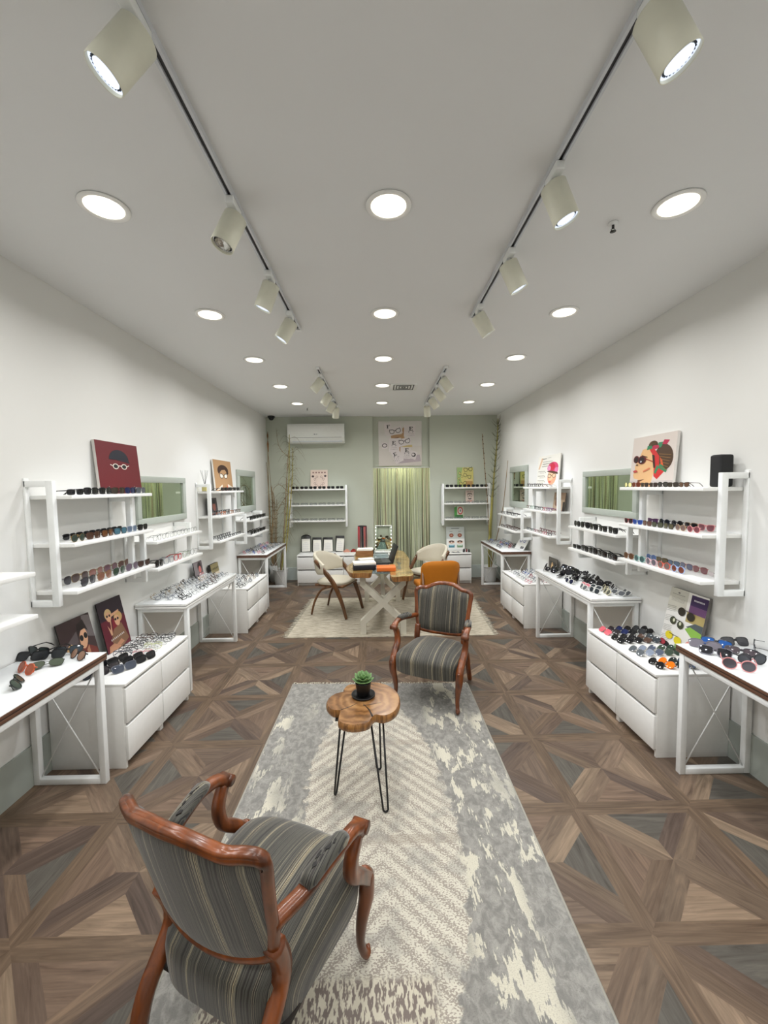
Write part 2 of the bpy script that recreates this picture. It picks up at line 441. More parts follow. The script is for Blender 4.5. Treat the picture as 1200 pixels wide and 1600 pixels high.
k = MB(); R_ = Matrix.Rotation(math.radians(-58), 3, 'X'); k.box((0.02, -0.165, 0.038), (0.88, 0.012, 0.075), rot=R_); k.build('air_flap', mat('ac_flap', (205, 210, 212), 0.3), t)
k = MB(); k.bb((-0.42, -0.2125, 0.094), (0.45, -0.2065, 0.098)); k.build('flap_gap', mat('ac_gap', (110, 112, 112), 0.5), t)
k = MB()
LG = mat('grey_logo', (130, 134, 136), 0.4)
k.lathe([(0.0, 0.0), (0.011, 0.0)], (-0.025, -0.2112, 0.150), n=20, rot=Matrix.Rotation(PI / 2, 3, 'X'), caps=False)
for a, b in (((-0.008, 0.139), (-0.004, 0.161)), ((-0.008, 0.139), (0.004, 0.143)), ((0.009, 0.139), (0.013, 0.161)), ((0.009, 0.157), (0.024, 0.161)), ((0.009, 0.139), (0.024, 0.143)), ((0.020, 0.139), (0.024, 0.151)), ((0.016, 0.148), (0.024, 0.151))):
    k.bb((a[0], -0.2116, a[1]), (b[0], -0.2102, b[1]))
k.build('logo', LG, t)
tag(t, 'glossy white wall air conditioner high on the sage back wall', 'air conditioner')

# ------------------------------------------------------------ wall frames helper: X from mirrored distance u
def X(s, u): return CX + s * u
side = {-1: 'left', 1: 'right'}
# ---- tables
EDGE_B = wood_mat('brown_board_edge', (80, 54, 40), (112, 78, 58), axis=1, scale=4)
GLASSTOP = mat('white_glass_top', (240, 243, 242), 0.12, var=0.005)
def table(s, y0, y1, brown, lb):
    t = empty('display_table', (X(s, 1.875), (y0 + y1) / 2, 0)); H = (y1 - y0) / 2
    e = EDGE_B if brown else WHITE
    k = MB(); k.rbox((0, 0, 0.727), (0.42, 2 * H, 0.020), 0.002); k.rbox((0, 0, 0.7465), (0.42, 2 * H, 0.016), 0.002)
    k.build('tabletop', e, t)
    k = MB(); k.bb((-0.2105, -H - 0.0005, 0.7366), (0.2105, H + 0.0005, 0.7386)); k.build('joint_line', mat('dark_joint', (40, 30, 28), 0.6), t)
    k = MB(); k.rbox((0, 0, 0.7565), (0.418, 2 * H - 0.002, 0.005), 0.0015); k.build('glass_top', GLASSTOP, t)
    for e_ in (-1, 1):
        yy = e_ * (H - 0.045); k = MB(); b = 0.0175
        k.rbox((-0.19, yy, 0.3585), (0.035, 0.035, 0.717), 0.003); k.rbox((0.19, yy, 0.3585), (0.035, 0.035, 0.717), 0.003)
        k.rbox((0, yy, b), (0.345, 0.035, 0.035), 0.003); k.rbox((0, yy, 0.6995), (0.345, 0.035, 0.035), 0.003)
        k.build('leg_frame', WMETAL, t)
        k = MB(); k.tube((-0.172, yy, 0.04), (0.172, yy + 0.003, 0.68), 0.004, n=6); k.tube((0.172, yy - 0.003, 0.04), (-0.172, yy - 0.006, 0.68), 0.004, n=6)
        k.build('cross_brace', WMETAL, t)
    for sx in (-1, 1):
        k = MB(); k.rbox((sx * 0.19, 0, 0.700), (0.03, 2 * H - 0.13, 0.03), 0.003); k.build('apron_rail', WMETAL, t)
    tag(t, lb, 'table', 'white framed display tables along the side walls')
TT = 0.7592
table(-1, 1.12, 2.335, True, 'display table with brown edge at the left edge of the photo, sunglasses on it')
table(1, 1.12, 2.315, True, 'display table with brown edge at the right edge of the photo, sunglasses on it')
table(-1, 3.31, 4.50, False, 'white display table crowded with eyeglasses, middle of the left wall')
table(1, 3.27, 4.47, False, 'white display table with black and white sunglasses, middle of the right wall')
table(-1, 5.72, 6.93, True, 'brown edged display table by the plant in the far left corner')
table(1, 5.70, 6.90, True, 'brown edged display table by the plant in the far right corner')
# ---- cabinets: two-drawer chests
def chest(w, lb, grp):
    """local: front towards -Y, width along X, origin at the back-bottom middle"""
    t = empty('drawer_chest'); d = 0.47; h = 0.53
    k = MB()
    k.rbox((-w / 2 + 0.009, -d / 2 + 0.01, h / 2 - 0.008), (0.018, d - 0.02, h - 0.016), 0.0015)
    k.rbox((w / 2 - 0.009, -d / 2 + 0.01, h / 2 - 0.008), (0.018, d - 0.02, h - 0.016), 0.0015)
    k.bb((-w / 2 + 0.018, -0.012, 0.05), (w / 2 - 0.018, -0.004, h - 0.02)); k.bb((-w / 2 + 0.018, -d + 0.05, 0.05), (w / 2 - 0.018, -0.012, 0.066))
    k.bb((-w / 2 + 0.018, -d + 0.055, 0), (w / 2 - 0.018, -d + 0.067, 0.05))
    k.build('body', WHITE, t)
    k = MB(); k.rbox((0, -d / 2 + 0.002, h - 0.0085), (w, d + 0.0, 0.017), 0.0015); k.build('top_panel', WHITE, t)
    for z0, z1 in ((0.052, 0.265), (0.283, 0.497)):
        k = MB(); zc = (z0 + z1) / 2
        k.rbox((0, -d + 0.011, zc), (w - 0.006, 0.018, z1 - z0), 0.002)
        k.bb((-w / 2 + 0.02, -d + 0.019, z0 + 0.005), (w / 2 - 0.02, -d + 0.05, z1 - 0.012))
        k.build('drawer', WHITE, t)
    tag(t, lb, 'chest of drawers', grp); return t
CT = 0.53 + 0.0005
c4 = None
def place_chest(proto, loc, rz, lb, grp):
    o = dup(proto, loc, rz); tag(o, lb, 'chest of drawers', grp); return o
pn = chest(0.405, 'narrow white two-drawer chest', 'narrow white chests along the side walls')
g = 'narrow white chests along the side walls'
spots_ = []
for s in (-1, 1):
    for nm, y0 in (('near', 2.40), ('far', 4.70)):
        for q in (0, 1):
            wh = {(-1, 'near'): 'under the two fashion photos on the left', (1, 'near'): 'under the catalogue board on the right', (-1, 'far'): 'between the two farther left tables', (1, 'far'): 'between the two farther right tables'}[(s, nm)]
            lb = 'low white chest %s, %s of the pair' % (wh, 'nearer' if q == 0 else 'farther')
            spots_.append(((X(s, 2.08), y0 + 0.2035 + q * 0.407, 0), PI / 2 if s < 0 else -PI / 2, lb))
for i, (loc, rz, lb) in enumerate(spots_):
    if i == 0: pn.location = loc; pn.rotation_euler = (0, 0, rz); tag(pn, lb)
    else: place_chest(pn, loc, rz, lb, g)
pw = chest(0.80, 'wide chest', None); g = 'wide white chests along the back wall'
pw.location = (-1.035, D - 0.015, 0); tag(pw, 'wide white two-drawer chest at the back wall with clipboards on top', None, g)
place_chest(pw, (-0.232, D - 0.015, 0), 0, 'wide white two-drawer chest at the back wall behind the desk', g)
place_chest(pw, (1.19, D - 0.015, 0), 0, 'wide white two-drawer chest at the back wall under the right shelf', g)

# ---- wall shelves
SHELF = {}
def wall_shelf(s, yn, yf, y0, y1, zb, zt, shelves, lb, name='wall_shelf'):
    """tall or low unit: two closed steel frames and wooden shelves; yn,yf frame positions, y0..y1 shelf extent"""
    t = empty(name, (X(s, 2.0955), (y0 + y1) / 2, zb)); ym = (y0 + y1) / 2
    def U(u): return s * (u - 2.0955)
    for y in (yn, yf):
        k = MB(); yy = y - ym; H = zt - zb
        if y == yf and len(shelves) == 3: H = shelves[0] - 0.0222 - zb
        def bar(u0, u1, z0, z1): k.rbox(((U(u0) + U(u1)) / 2, yy, (z0 + z1) / 2), (abs(u1 - u0), 0.030, z1 - z0), 0.002)
        bar(1.930, 1.968, 0, H); bar(1.968, 2.093, 0, 0.036); bar(1.968, 2.093, H - 0.036, H); bar(2.083, 2.0955, 0.0, H + (0.015 if y == yn else 0))
        k.build('bracket_frame', WMETAL, t)
    for z in shelves:
        k = MB(); k.rbox((U(1.97), 0, z - 0.011 - zb), (0.247, y1 - y0, 0.022), 0.0015); k.build('shelf_board', WHITE, t)
    tag(t, lb, 'wall shelf', 'white wall shelves with steel side frames')
ZS = [1.672, 1.39, 1.11]; ZL = [1.283, 1.062]
for s in (-1, 1):
    n = side[s]
    wall_shelf(s, 2.36, 3.08, 2.378, 3.215, 1.025, 1.758, ZS, 'tall white three-board wall shelf on the %s wall, nearest the camera, %s' % (n, 'under the red portrait' if s < 0 else 'with the black speaker'))
    wall_shelf(s, 3.235, 4.02, 3.253, 4.08, 0.965, 1.372, ZL, 'low white two-board wall shelf under the wide mirror on the %s wall' % n)
    wall_shelf(s, 4.535, 5.26, 4.553, 5.38, 1.025, 1.755, ZS, 'tall white three-board wall shelf on the %s wall, farther one, %s' % (n, 'under the tan portrait' if s < 0 else 'under the flower turban poster'))
    wall_shelf(s, 5.70, 6.48, 5.718, 6.54, 0.92, 1.345, [1.25, 1.04], 'low white two-board wall shelf under the far mirror on the %s wall' % n)
wall_shelf(-1, 1.25, 1.95, 1.27, 2.10, 0.965, 1.372, ZL, 'low white wall shelf just cut by the left edge of the photo')
# back wall shelves (side frames are thin flat uprights)
def back_shelf(x0, x1, lb):
    t = empty('wall_shelf', ((x0 + x1) / 2, D, 0.99)); w = x1 - x0
    for sx in (-1, 1):
        k = MB(); x = sx * (w / 2 - 0.016); H = 0.75
        k.rbox((x, -0.148, H / 2), (0.032, 0.036, H), 0.002); k.rbox((x, -0.066, 0.018), (0.03, 0.13, 0.036), 0.002)
        k.rbox((x, -0.066, H - 0.018), (0.03, 0.13, 0.036), 0.002); k.rbox((x, -0.006, H / 2), (0.03, 0.012, H), 0.002)
        k.build('bracket_frame', WMETAL, t)
    for z in ZS:
        k = MB(); k.rbox((0, -0.125, z - 0.011 - 0.99), (w - 0.068, 0.247, 0.022), 0.0015); k.build('shelf_board', WHITE, t)
    tag(t, lb, 'wall shelf', 'white three-board shelves on the back wall')
back_shelf(-1.615, -0.575, 'white three-board shelf on the sage back wall, left of the doorway')
back_shelf(1.135, 2.0, 'white three-board shelf on the sage back wall, right of the doorway')

# ---- mirrors
def wall_mirror(s, y0, y1, z0, z1, fr, lb):
    t = empty('wall_mirror', (X(s, 2.0955), (y0 + y1) / 2, (z0 + z1) / 2)); w, h = y1 - y0, z1 - z0
    def pl(y_, z_, dy, dz, d0, d1, nm, m): 
        k = MB(); k.rbox((-s * (d0 + d1) / 2, y_, z_), (d1 - d0, dy, dz), 0.003); return k.build(nm, m, t)
    k = MB()
    for (y_, z_, dy, dz) in ((0, h / 2 - fr / 2, w, fr), (0, -h / 2 + fr / 2, w, fr), (w / 2 - fr / 2, 0, fr, h - 2 * fr), (-w / 2 + fr / 2, 0, fr, h - 2 * fr)):
        k.rbox((-s * 0.014, y_, z_), (0.026, dy, dz), 0.003)
    k.build('mirror_frame', SAGE, t)
    k = MB(); k.bb((-s * 0.003, -w / 2 + fr, -h / 2 + fr), (-s * 0.009, w / 2 - fr, h / 2 - fr)); k.build('mirror_pane', MIRROR, t)
    tag(t, lb, 'mirror', 'sage framed wall mirrors')
wall_mirror(-1, 3.40, 4.25, 1.395, 1.815, 0.055, 'wide sage framed mirror on the left wall, between the two tall shelves')
wall_mirror(1, 3.35, 4.25, 1.405, 1.83, 0.055, 'wide sage framed mirror on the right wall, between the two tall shelves')
wall_mirror(-1, 5.82, 6.63, 1.345, 1.97, 0.09, 'upright sage framed mirror far along the left wall')
wall_mirror(1, 5.86, 6.63, 1.355, 1.99, 0.09, 'upright sage framed mirror far along the right wall')
# ------------------------------------------------------------ rugs
def rug_mat_near():
    m = bpy.data.materials.new('distressed_grey_rug'); m.use_nodes = True; nt = m.node_tree; L = nt.links; p = nt.nodes['Principled BSDF']
    tc = nn(nt, 'ShaderNodeTexCoord'); sp = nn(nt, 'ShaderNodeSeparateXYZ'); L.new(tc.outputs['Object'], sp.inputs[0])
    def math_(op, a, b=None, c=None, clamp=False):
        n = nn(nt, 'ShaderNodeMath', operation=op); n.use_clamp = clamp
        for i, v in enumerate((a, b, c)):
            if v is None: continue
            if isinstance(v, (int, float)): n.inputs[i].default_value = v
            else: L.new(v, n.inputs[i])
        return n.outputs[0]
    def noise(sc, scale, det=3.0, dist=0.0, rough=0.5):
        mp = nn(nt, 'ShaderNodeMapping'); mp.inputs['Scale'].default_value = sc; L.new(tc.outputs['Object'], mp.inputs['Vector'])
        n = nn(nt, 'ShaderNodeTexNoise', i_Scale=scale, i_Detail=det, i_Distortion=dist, i_Roughness=rough); L.new(mp.outputs[0], n.inputs['Vector']); return n.outputs['Fac']
    def sm(v, a, b):
        n = nn(nt, 'ShaderNodeMapRange', interpolation_type='SMOOTHSTEP'); L.new(v, n.inputs[0]); n.inputs[1].default_value = a; n.inputs[2].default_value = b; return n.outputs[0]
    def mixc(f, a, b):
        n = nn(nt, 'ShaderNodeMix', data_type='RGBA'); L.new(f, n.inputs[0])
        for i, v in ((6, a), (7, b)):
            if isinstance(v, tuple): n.inputs[i].default_value = v
            else: L.new(v, n.inputs[i])
        return n.outputs[2]
    x, y = sp.outputs[0], sp.outputs[1]       # rug local = world coordinates
    # ground: blue grey, mottled weave
    big = noise((1, 1, 1), 2.4, 4); fine = noise((90, 160, 1), 2.0, 2, 0, 0.6); mid = noise((14, 10, 1), 2.0, 4, 0.6, 0.7)
    ground = mixc(sm(mid, 0.35, 0.7), rgb(130, 129, 125), rgb(162, 160, 154))
    ground = mixc(sm(fine, 0.55, 0.8), ground, rgb(112, 108, 106))
    # cream worn streaks, elongated along the rug
    st = noise((5.0, 2.2, 1), 2.0, 5, 0.3, 0.62); cut = noise((60, 8, 1), 2.0, 2)
    v = math_('ADD', st, math_('MULTIPLY', math_('SUBTRACT', cut, 0.5), 0.25))
    streak = sm(v, 0.535, 0.56)
    zone = sm(math_('ABSOLUTE', math_('SUBTRACT', x, math_('ADD', 0.44, math_('MULTIPLY', y, 0.01)))), 0.20, 0.08)
    zone2 = sm(noise((1.2, 0.8, 1), 1.6, 2), 0.50, 0.62)
    streak = math_('MULTIPLY', streak, math_('MAXIMUM', zone, zone2))
    cream = mixc(sm(fine, 0.45, 0.75), rgb(208, 204, 188), rgb(180, 175, 160))
    col = mixc(streak, ground, cream)
    # a big leaf with herringbone veins down the middle
    cx = math_('ADD', -0.045, math_('MULTIPLY', math_('SUBTRACT', 2.3, y), 0.06))
    ax = math_('ABSOLUTE', math_('SUBTRACT', x, cx))
    t = math_('DIVIDE', math_('SUBTRACT', y, 2.10), 1.10)
    wdt = math_('MULTIPLY', math_('SQRT', math_('MAXIMUM', math_('SUBTRACT', 1.0, math_('MULTIPLY', t, t)), 0.0)), 0.40)
    edge = math_('SUBTRACT', math_('SUBTRACT', wdt, ax), math_('MULTIPLY', math_('SUBTRACT', noise((9, 9, 1), 2.0, 4), 0.5), 0.14))
    leaf = sm(edge, 0.0, 0.02)
    vein = math_('SINE', math_('MULTIPLY', math_('ADD', math_('MULTIPLY', ax, 1.05), math_('MULTIPLY', y, 1.0)), 70.0))
    hat = noise((75, 110, 1), 1.6, 1, 0.0, 0.5)
    vf = math_('ADD', math_('MULTIPLY', vein, 0.075), hat)
    lc = mixc(sm(vf, 0.47, 0.56), rgb(208, 204, 190), rgb(160, 152, 142))
    band = math_('LESS_THAN', math_('ABSOLUTE', math_('SUBTRACT', math_('FRACT', math_('MULTIPLY', y, 1.35)), 0.5)), 0.035)
    lc = mixc(math_('MULTIPLY', band, 0.45), lc, rgb(156, 146, 134))
    wear = sm(noise((3, 3, 1), 2.2, 4), 0.48, 0.62)
    lc = mixc(math_('MULTIPLY', wear, 0.45), lc, ground)
    col = mixc(leaf, col, lc)
    # darker stepped block at the near end
    blk = math_('MULTIPLY', sm(y, 1.32, 1.28), sm(math_('ABSOLUTE', math_('ADD', x, 0.22)), 0.42, 0.36))
    bp = noise((45, 16, 1), 2.0, 2)
    col = mixc(blk, col, mixc(sm(bp, 0.46, 0.54), rgb(204, 198, 180), rgb(128, 118, 112)))
    L.new(col, p.inputs['Base Color']); p.inputs['Roughness'].default_value = 0.95; p.inputs['Specular IOR Level'].default_value = 0.1
    bpn = nn(nt, 'ShaderNodeBump', i_Strength=0.5, i_Distance=0.003); L.new(fine, bpn.inputs['Height']); L.new(bpn.outputs[0], p.inputs['Normal'])
    return m
def fringe(k, p0, p1, n, ln, out, rnd, z=0.004, mi=0):
    p0, p1, out = Vector(p0), Vector(p1), Vector(out)
    al = (p1 - p0).normalized()
    for i in range(n):
        a = p0.lerp(p1, (i + rnd.random() * 0.6) / n); l_ = ln * rnd.uniform(0.5, 1.1)
        b = a + out * l_ * 0.55 + al * rnd.uniform(-0.35, 0.35) * l_; c = a + out * l_ + al * rnd.uniform(-0.6, 0.6) * l_
        k.sweep([a, b + Vector((0, 0, 0.002)), c], [0.003, 0.0028, 0.0015], n=4, mi=mi)
rnd = random.Random(5)
t = empty('area_rug', (0, 0, 0)); k = MB()
RG = [(-0.785, 0.45), (0.725, 0.42), (0.735, 3.385), (-0.765, 3.425)]
k.prism(RG, 0.0008, 0.008); k.build('woven_field', rug_mat_near(), t)
FR = mat('cream_yarn', (206, 200, 182), 0.95)
k = MB(); fringe(k, (-0.765, 3.425, 0.004), (0.735, 3.385, 0.004), 150, 0.035, (0, 1, 0), rnd); k.build('fringe', FR, t)
k = MB(); k.sweep([(RG[1][0], RG[1][1], 0.005), (RG[2][0], RG[2][1], 0.005)], 0.006, 0.005, n=6)
k.sweep([(RG[0][0], RG[0][1], 0.005), (RG[3][0], RG[3][1], 0.005)], 0.006, 0.005, n=6); k.build('bound_edge', mat('grey_binding', (160, 158, 148), 0.95), t)
tag(t, 'long grey and cream distressed rug under the striped armchairs', 'rug')

def rug_mat_far():
    m = bpy.data.materials.new('cream_flatweave'); m.use_nodes = True; nt = m.node_tree; L = nt.links; p = nt.nodes['Principled BSDF']
    tc = nn(nt, 'ShaderNodeTexCoord'); mp = nn(nt, 'ShaderNodeMapping'); mp.inputs['Scale'].default_value = (5, 30, 1); L.new(tc.outputs['Object'], mp.inputs['Vector'])
    n1 = nn(nt, 'ShaderNodeTexNoise', i_Scale=1.6, i_Detail=5.0, i_Roughness=0.7); L.new(mp.outputs[0], n1.inputs['Vector'])
    r = ramp(nt, [(0.34, rgb(140, 132, 118)), (0.5, rgb(186, 178, 160)), (0.68, rgb(214, 208, 190))]); L.new(n1.outputs['Fac'], r.inputs[0])
    L.new(r.outputs[0], p.inputs['Base Color']); p.inputs['Roughness'].default_value = 0.95; p.inputs['Specular IOR Level'].default_value = 0.1
    b = nn(nt, 'ShaderNodeBump', i_Strength=0.6, i_Distance=0.004); L.new(n1.outputs['Fac'], b.inputs['Height']); L.new(b.outputs[0], p.inputs['Normal']); return m
t = empty('area_rug', (0, 0, 0)); k = MB()
R2 = [(-1.065, 4.515), (1.285, 4.50), (1.36, 6.10), (-1.02, 6.14)]
k.prism(R2, 0.0008, 0.009); k.build('woven_field', rug_mat_far(), t); k = MB()
fringe(k, (R2[0][0], R2[0][1], .004), (R2[3][0], R2[3][1], .004), 110, 0.075, (-1, 0, 0), rnd); k.build('fringe', FR, t); k = MB()
fringe(k, (R2[1][0], R2[1][1], .004), (R2[2][0], R2[2][1], .004), 110, 0.075, (1, 0, 0), rnd); k.build('fringe', FR, t)
tag(t, 'cream flatweave rug with fringed sides under the desk', 'rug')
RZ = 0.0094   # rug surface

# ------------------------------------------------------------ carved armchairs
CHW = wood_mat('carved_cherry_wood', (68, 31, 9), (140, 72, 24), axis=2, scale=4, stretch=5, rough=0.3, coat=0.35)
def stripe_mat(seat=False):
    m = bpy.data.materials.new('striped_upholstery'); m.use_nodes = True; nt = m.node_tree; L = nt.links; p = nt.nodes['Principled BSDF']
    tc = nn(nt, 'ShaderNodeTexCoord'); sp = nn(nt, 'ShaderNodeSeparateXYZ'); L.new(tc.outputs['Object'], sp.inputs[0])
    wob = nn(nt, 'ShaderNodeTexNoise', i_Scale=3.0, i_Detail=2.0); L.new(tc.outputs['Object'], wob.inputs['Vector'])
    wm = nn(nt, 'ShaderNodeMath', operation='MULTIPLY_ADD'); L.new(wob.outputs['Fac'], wm.inputs[0]); wm.inputs[1].default_value = 0.012; 
    if seat:   # on the sides the stripes run on down, parallel to the seat edge
        def mt(op, a, b=None):
            n = nn(nt, 'ShaderNodeMath', operation=op)
            for i, v in enumerate((a, b)):
                if v is None: continue
                if isinstance(v, float): n.inputs[i].default_value = v
                else: L.new(v, n.inputs[i])
            return n.outputs[0]
        wt = nn(nt, 'ShaderNodeMapRange', interpolation_type='SMOOTHSTEP'); L.new(mt('ABSOLUTE', sp.outputs[0]), wt.inputs[0]); wt.inputs[1].default_value = 0.20; wt.inputs[2].default_value = 0.255
        dz = mt('MULTIPLY', mt('MULTIPLY', mt('SUBTRACT', 0.46, sp.outputs[2]), 0.9), mt('MULTIPLY', wt.outputs[0], mt('SIGN', sp.outputs[0])))
        L.new(mt('ADD', sp.outputs[0], dz), wm.inputs[2])
    else: L.new(sp.outputs[0], wm.inputs[2])
    cb = nn(nt, 'ShaderNodeCombineXYZ'); L.new(wm.outputs[0], cb.inputs[0])
    n1 = nn(nt, 'ShaderNodeTexNoise', i_Scale=17.0, i_Detail=4.0, i_Roughness=0.7); L.new(cb.outputs[0], n1.inputs['Vector'])
    r = ramp(nt, [(0.0, rgb(14, 12, 12)), (0.42, rgb(34, 25, 21)), (0.44, rgb(72, 71, 62)), (0.465, rgb(44, 38, 33)), (0.478, rgb(84, 82, 72)), (0.500, rgb(12, 10, 9)), (0.513, rgb(74, 71, 61)), (0.538, rgb(138, 132, 112)), (0.562, rgb(52, 42, 34)), (0.584, rgb(196, 184, 148)), (0.594, rgb(56, 52, 45))], 'CONSTANT')
    L.new(n1.outputs['Fac'], r.inputs[0])
    mp = nn(nt, 'ShaderNodeMapping'); mp.inputs['Scale'].default_value = (160, 9, 9); L.new(tc.outputs['Object'], mp.inputs['Vector'])
    n2 = nn(nt, 'ShaderNodeTexNoise', i_Scale=2.0, i_Detail=3.0, i_Roughness=0.7); L.new(mp.outputs[0], n2.inputs['Vector'])
    r2 = ramp(nt, [(0.3, (0.62, 0.62, 0.62, 1)), (0.6, (1.0, 1.0, 1.0, 1)), (0.75, (1.35, 1.33, 1.25, 1))]); L.new(n2.outputs['Fac'], r2.inputs[0])
    mx = nn(nt, 'ShaderNodeMix', data_type='RGBA', blend_type='MULTIPLY', i_0=1.0); L.new(r.outputs[0], mx.inputs[6]); L.new(r2.outputs[0], mx.inputs[7])
    L.new(mx.outputs[2], p.inputs['Base Color']); p.inputs['Roughness'].default_value = 0.62; p.inputs['Sheen Weight'].default_value = 0.3
    b = nn(nt, 'ShaderNodeBump', i_Strength=0.25, i_Distance=0.002); L.new(n2.outputs['Fac'], b.inputs['Height']); L.new(b.outputs[0], p.inputs['Normal']); return m
STR = stripe_mat(); STR_SEAT = stripe_mat(True)
WORN = mat('worn_dark_patch', (28, 26, 25), 0.7)
BT = math.radians(15)   # recline of the back
def back_pt(x, z, off=0.0):
    """point on the barrel-curved, reclined back plane; off>0 is towards the sitter"""
    y = -0.215 - (z - 0.42) * math.tan(BT) + 0.95 * x * x + off
    return Vector((x, y, z))
def back_outline():
    half = [(0.0, 0.905), (0.06, 0.902), (0.115, 0.885), (0.165, 0.862), (0.210, 0.862), (0.242, 0.852), (0.251, 0.825), (0.243, 0.76), (0.234, 0.68), (0.226, 0.60), (0.213, 0.53), (0.200, 0.495), (0.15, 0.478), (0.08, 0.468), (0.0, 0.465)]
    pts = [(x, z) for x, z in half] + [(-x, z) for x, z in half[::-1][1:-1]]
    return pts
def armchair(loc, rz, lb, sc=(0.97, 0.98, 0.91)):
    t = empty('armchair', (loc[0], loc[1], loc[2] + 0.0062), rz); t.scale = sc
    out = back_outline()
    # wooden surround of the back
    k = MB(); loop = cat_rom([back_pt(x, z) for x, z in out], 4, closed=True)
    wd = []
    for p_ in loop: wd.append(0.022 if p_.z > 0.84 else 0.018)
    k.sweep(loop, [0.021] * len(loop), [w_ * 0.86 for w_ in wd], n=10, up=(0, 1, 0.25), closed=True)
    # raised bead on the crest
    bead = [p_ + Vector((0, -0.012, 0.012)) for p_ in loop if p_.z > 0.80]
    bead.sort(key=lambda v: v.x); k.sweep(bead, 0.009, n=6, up=(0, 1, 0.2))
    k.build('back_frame', CHW, t)
    # upholstered panels, front (puffed) and outside
    c0 = (0.0, 0.68)
    sh = cat_rom([Vector((x, z, 0)) for x, z in out], 3, closed=True); n = len(sh)
    for nm, sg, puff in (('back_cushion', 1, 0.040), ('outer_back_panel', -1, 0.012)):
        k = MB(); vs_ = []; rings = 7
        for r_ in range(rings + 1):
            f = r_ / rings
            for q in sh:
                x = c0[0] + (q.x - c0[0]) * f * 0.985; z = c0[1] + (q.y - c0[1]) * f * 0.985
                h_ = 0.010 + puff * max(0.0, 1 - f ** 3.2) ** 0.6
                vs_.append(back_pt(x, z, sg * h_))
        fs_ = []
        for r_ in range(rings):
            for j in range(n):
                a_, b_ = r_ * n + j, r_ * n + (j + 1) % n; q4 = (a_, b_, b_ + n, a_ + n)
                fs_.append(q4 if sg < 0 else q4[::-1])
        k.add(vs_, fs_, 0, True); k.build(nm, STR, t)
    # rear legs, running up into the back frame
    for sx in (-1, 1):
        k = MB(); pl = cat_rom([(sx * 0.222, -0.345, 0.0), (sx * 0.218, -0.305, 0.12), (sx * 0.214, -0.268, 0.26), (sx * 0.212, back_pt(0.21, 0.40).y, 0.40), (sx * 0.214, back_pt(0.214, 0.52).y, 0.53)], 5)
        m_ = len(pl); k.sweep(pl, [lerp(0.019, 0.026, i / (m_ - 1)) for i in range(m_)], [lerp(0.018, 0.024, i / (m_ - 1)) for i in range(m_)], n=10, up=(0, 1, 0), square=True); k.build('leg', CHW, t)
    # front legs, cabriole with a scroll foot
    for sx in (-1, 1):
        k = MB(); pl = cat_rom([(sx * 0.277, 0.212, 0.375), (sx * 0.278, 0.232, 0.335), (sx * 0.275, 0.236, 0.26), (sx * 0.262, 0.222, 0.17), (sx * 0.256, 0.220, 0.09), (sx * 0.261, 0.232, 0.035), (sx * 0.266, 0.246, 0.014)], 5)
        wd = [0.016, 0.030, 0.029, 0.022, 0.0165, 0.015, 0.019]; m_ = len(pl)
        W_ = [wd[min(6, int(i / 5))] + (wd[min(6, int(i / 5) + 1)] - wd[min(6, int(i / 5))]) * (i / 5 - int(i / 5)) for i in range(m_)]
        k.sweep(pl, W_, W_, n=12, up=(0, 1, 0))
        k.sweep([(sx * 0.262, 0.252, 0.017), (sx * 0.274, 0.262, 0.017)], [0.015, 0.015], n=12, up=(0, 0, 1))
        k.sweep([(sx * 0.277, 0.250, 0.33), (sx * 0.279, 0.266, 0.33)], [0.017, 0.011], n=12, up=(0, 0, 1))
        k.build('leg', CHW, t)
    # seat: crowned top, rounded front, fabric down over the rail
    def seat_pt(u, v):   # u around, v from bottom to centre top
        th = u * 2 * PI; c_, s_ = math.cos(th), math.sin(th)
        e = 0.42
        sx_ = math.copysign(abs(c_) ** e, c_); sy_ = math.copysign(abs(s_) ** e, s_)
        y = sy_ * 0.245 + 0.012; wx = lerp(0.225, 0.278, (y + 0.23) / 0.49)
        x = sx_ * wx
        if s_ > 0: y += 0.025 * (1 - (x / 0.28) ** 2)
        if v < 0.30: z = lerp(0.262, 0.385, v / 0.30); f = 1.0
        else:
            w_ = (v - 0.30) / 0.70; f = 1 - w_; z = 0.385 + 0.085 * (1 - f ** 2.6) ** 0.75
        b_ = 1.0 + 0.03 * math.sin(PI * min(1, v / 0.45))
        return Vector((x * f * b_, (y - 0.012) * f * b_ + 0.012, z))
    k = MB(); k.grid(seat_pt, 56, 16); k.build('seat_cushion', STR_SEAT, t)
    k = MB()   # show-wood rail under the fabric and webbing bottom
    k.bb((-0.235, -0.205, 0.258), (0.235, 0.235, 0.272)); k.build('seat_rail', mat('dark_lining', (40, 34, 30), 0.8), t)
    # arms with supports and pads
    for sx in (-1, 1):
        k = MB()
        pl = cat_rom([back_pt(sx * 0.228, 0.615) + Vector((0, 0.0, 0)), (sx * 0.262, -0.12, 0.622), (sx * 0.292, 0.0, 0.640), (sx * 0.300, 0.085, 0.635), (sx * 0.300, 0.135, 0.612), (sx * 0.300, 0.150, 0.590)], 5)
        m_ = len(pl); k.sweep(pl, [0.022 if i < m_ - 8 else 0.026 for i in range(m_)], [0.017 if i < m_ - 6 else 0.022 for i in range(m_)], n=10, square=True)
        k.sweep([(sx * 0.272, 0.152, 0.602), (sx * 0.328, 0.152, 0.602)], [0.021, 0.021], n=14)
        pl = cat_rom([(sx * 0.298, 0.132, 0.595), (sx * 0.292, 0.098, 0.53), (sx * 0.286, 0.108, 0.46), (sx * 0.282, 0.168, 0.40), (sx * 0.277, 0.226, 0.338)], 5)
        m_ = len(pl); k.sweep(pl, [lerp(0.019, 0.026, i / (m_ - 1)) for i in range(m_)], n=10, up=(1, 0, 0), square=True)
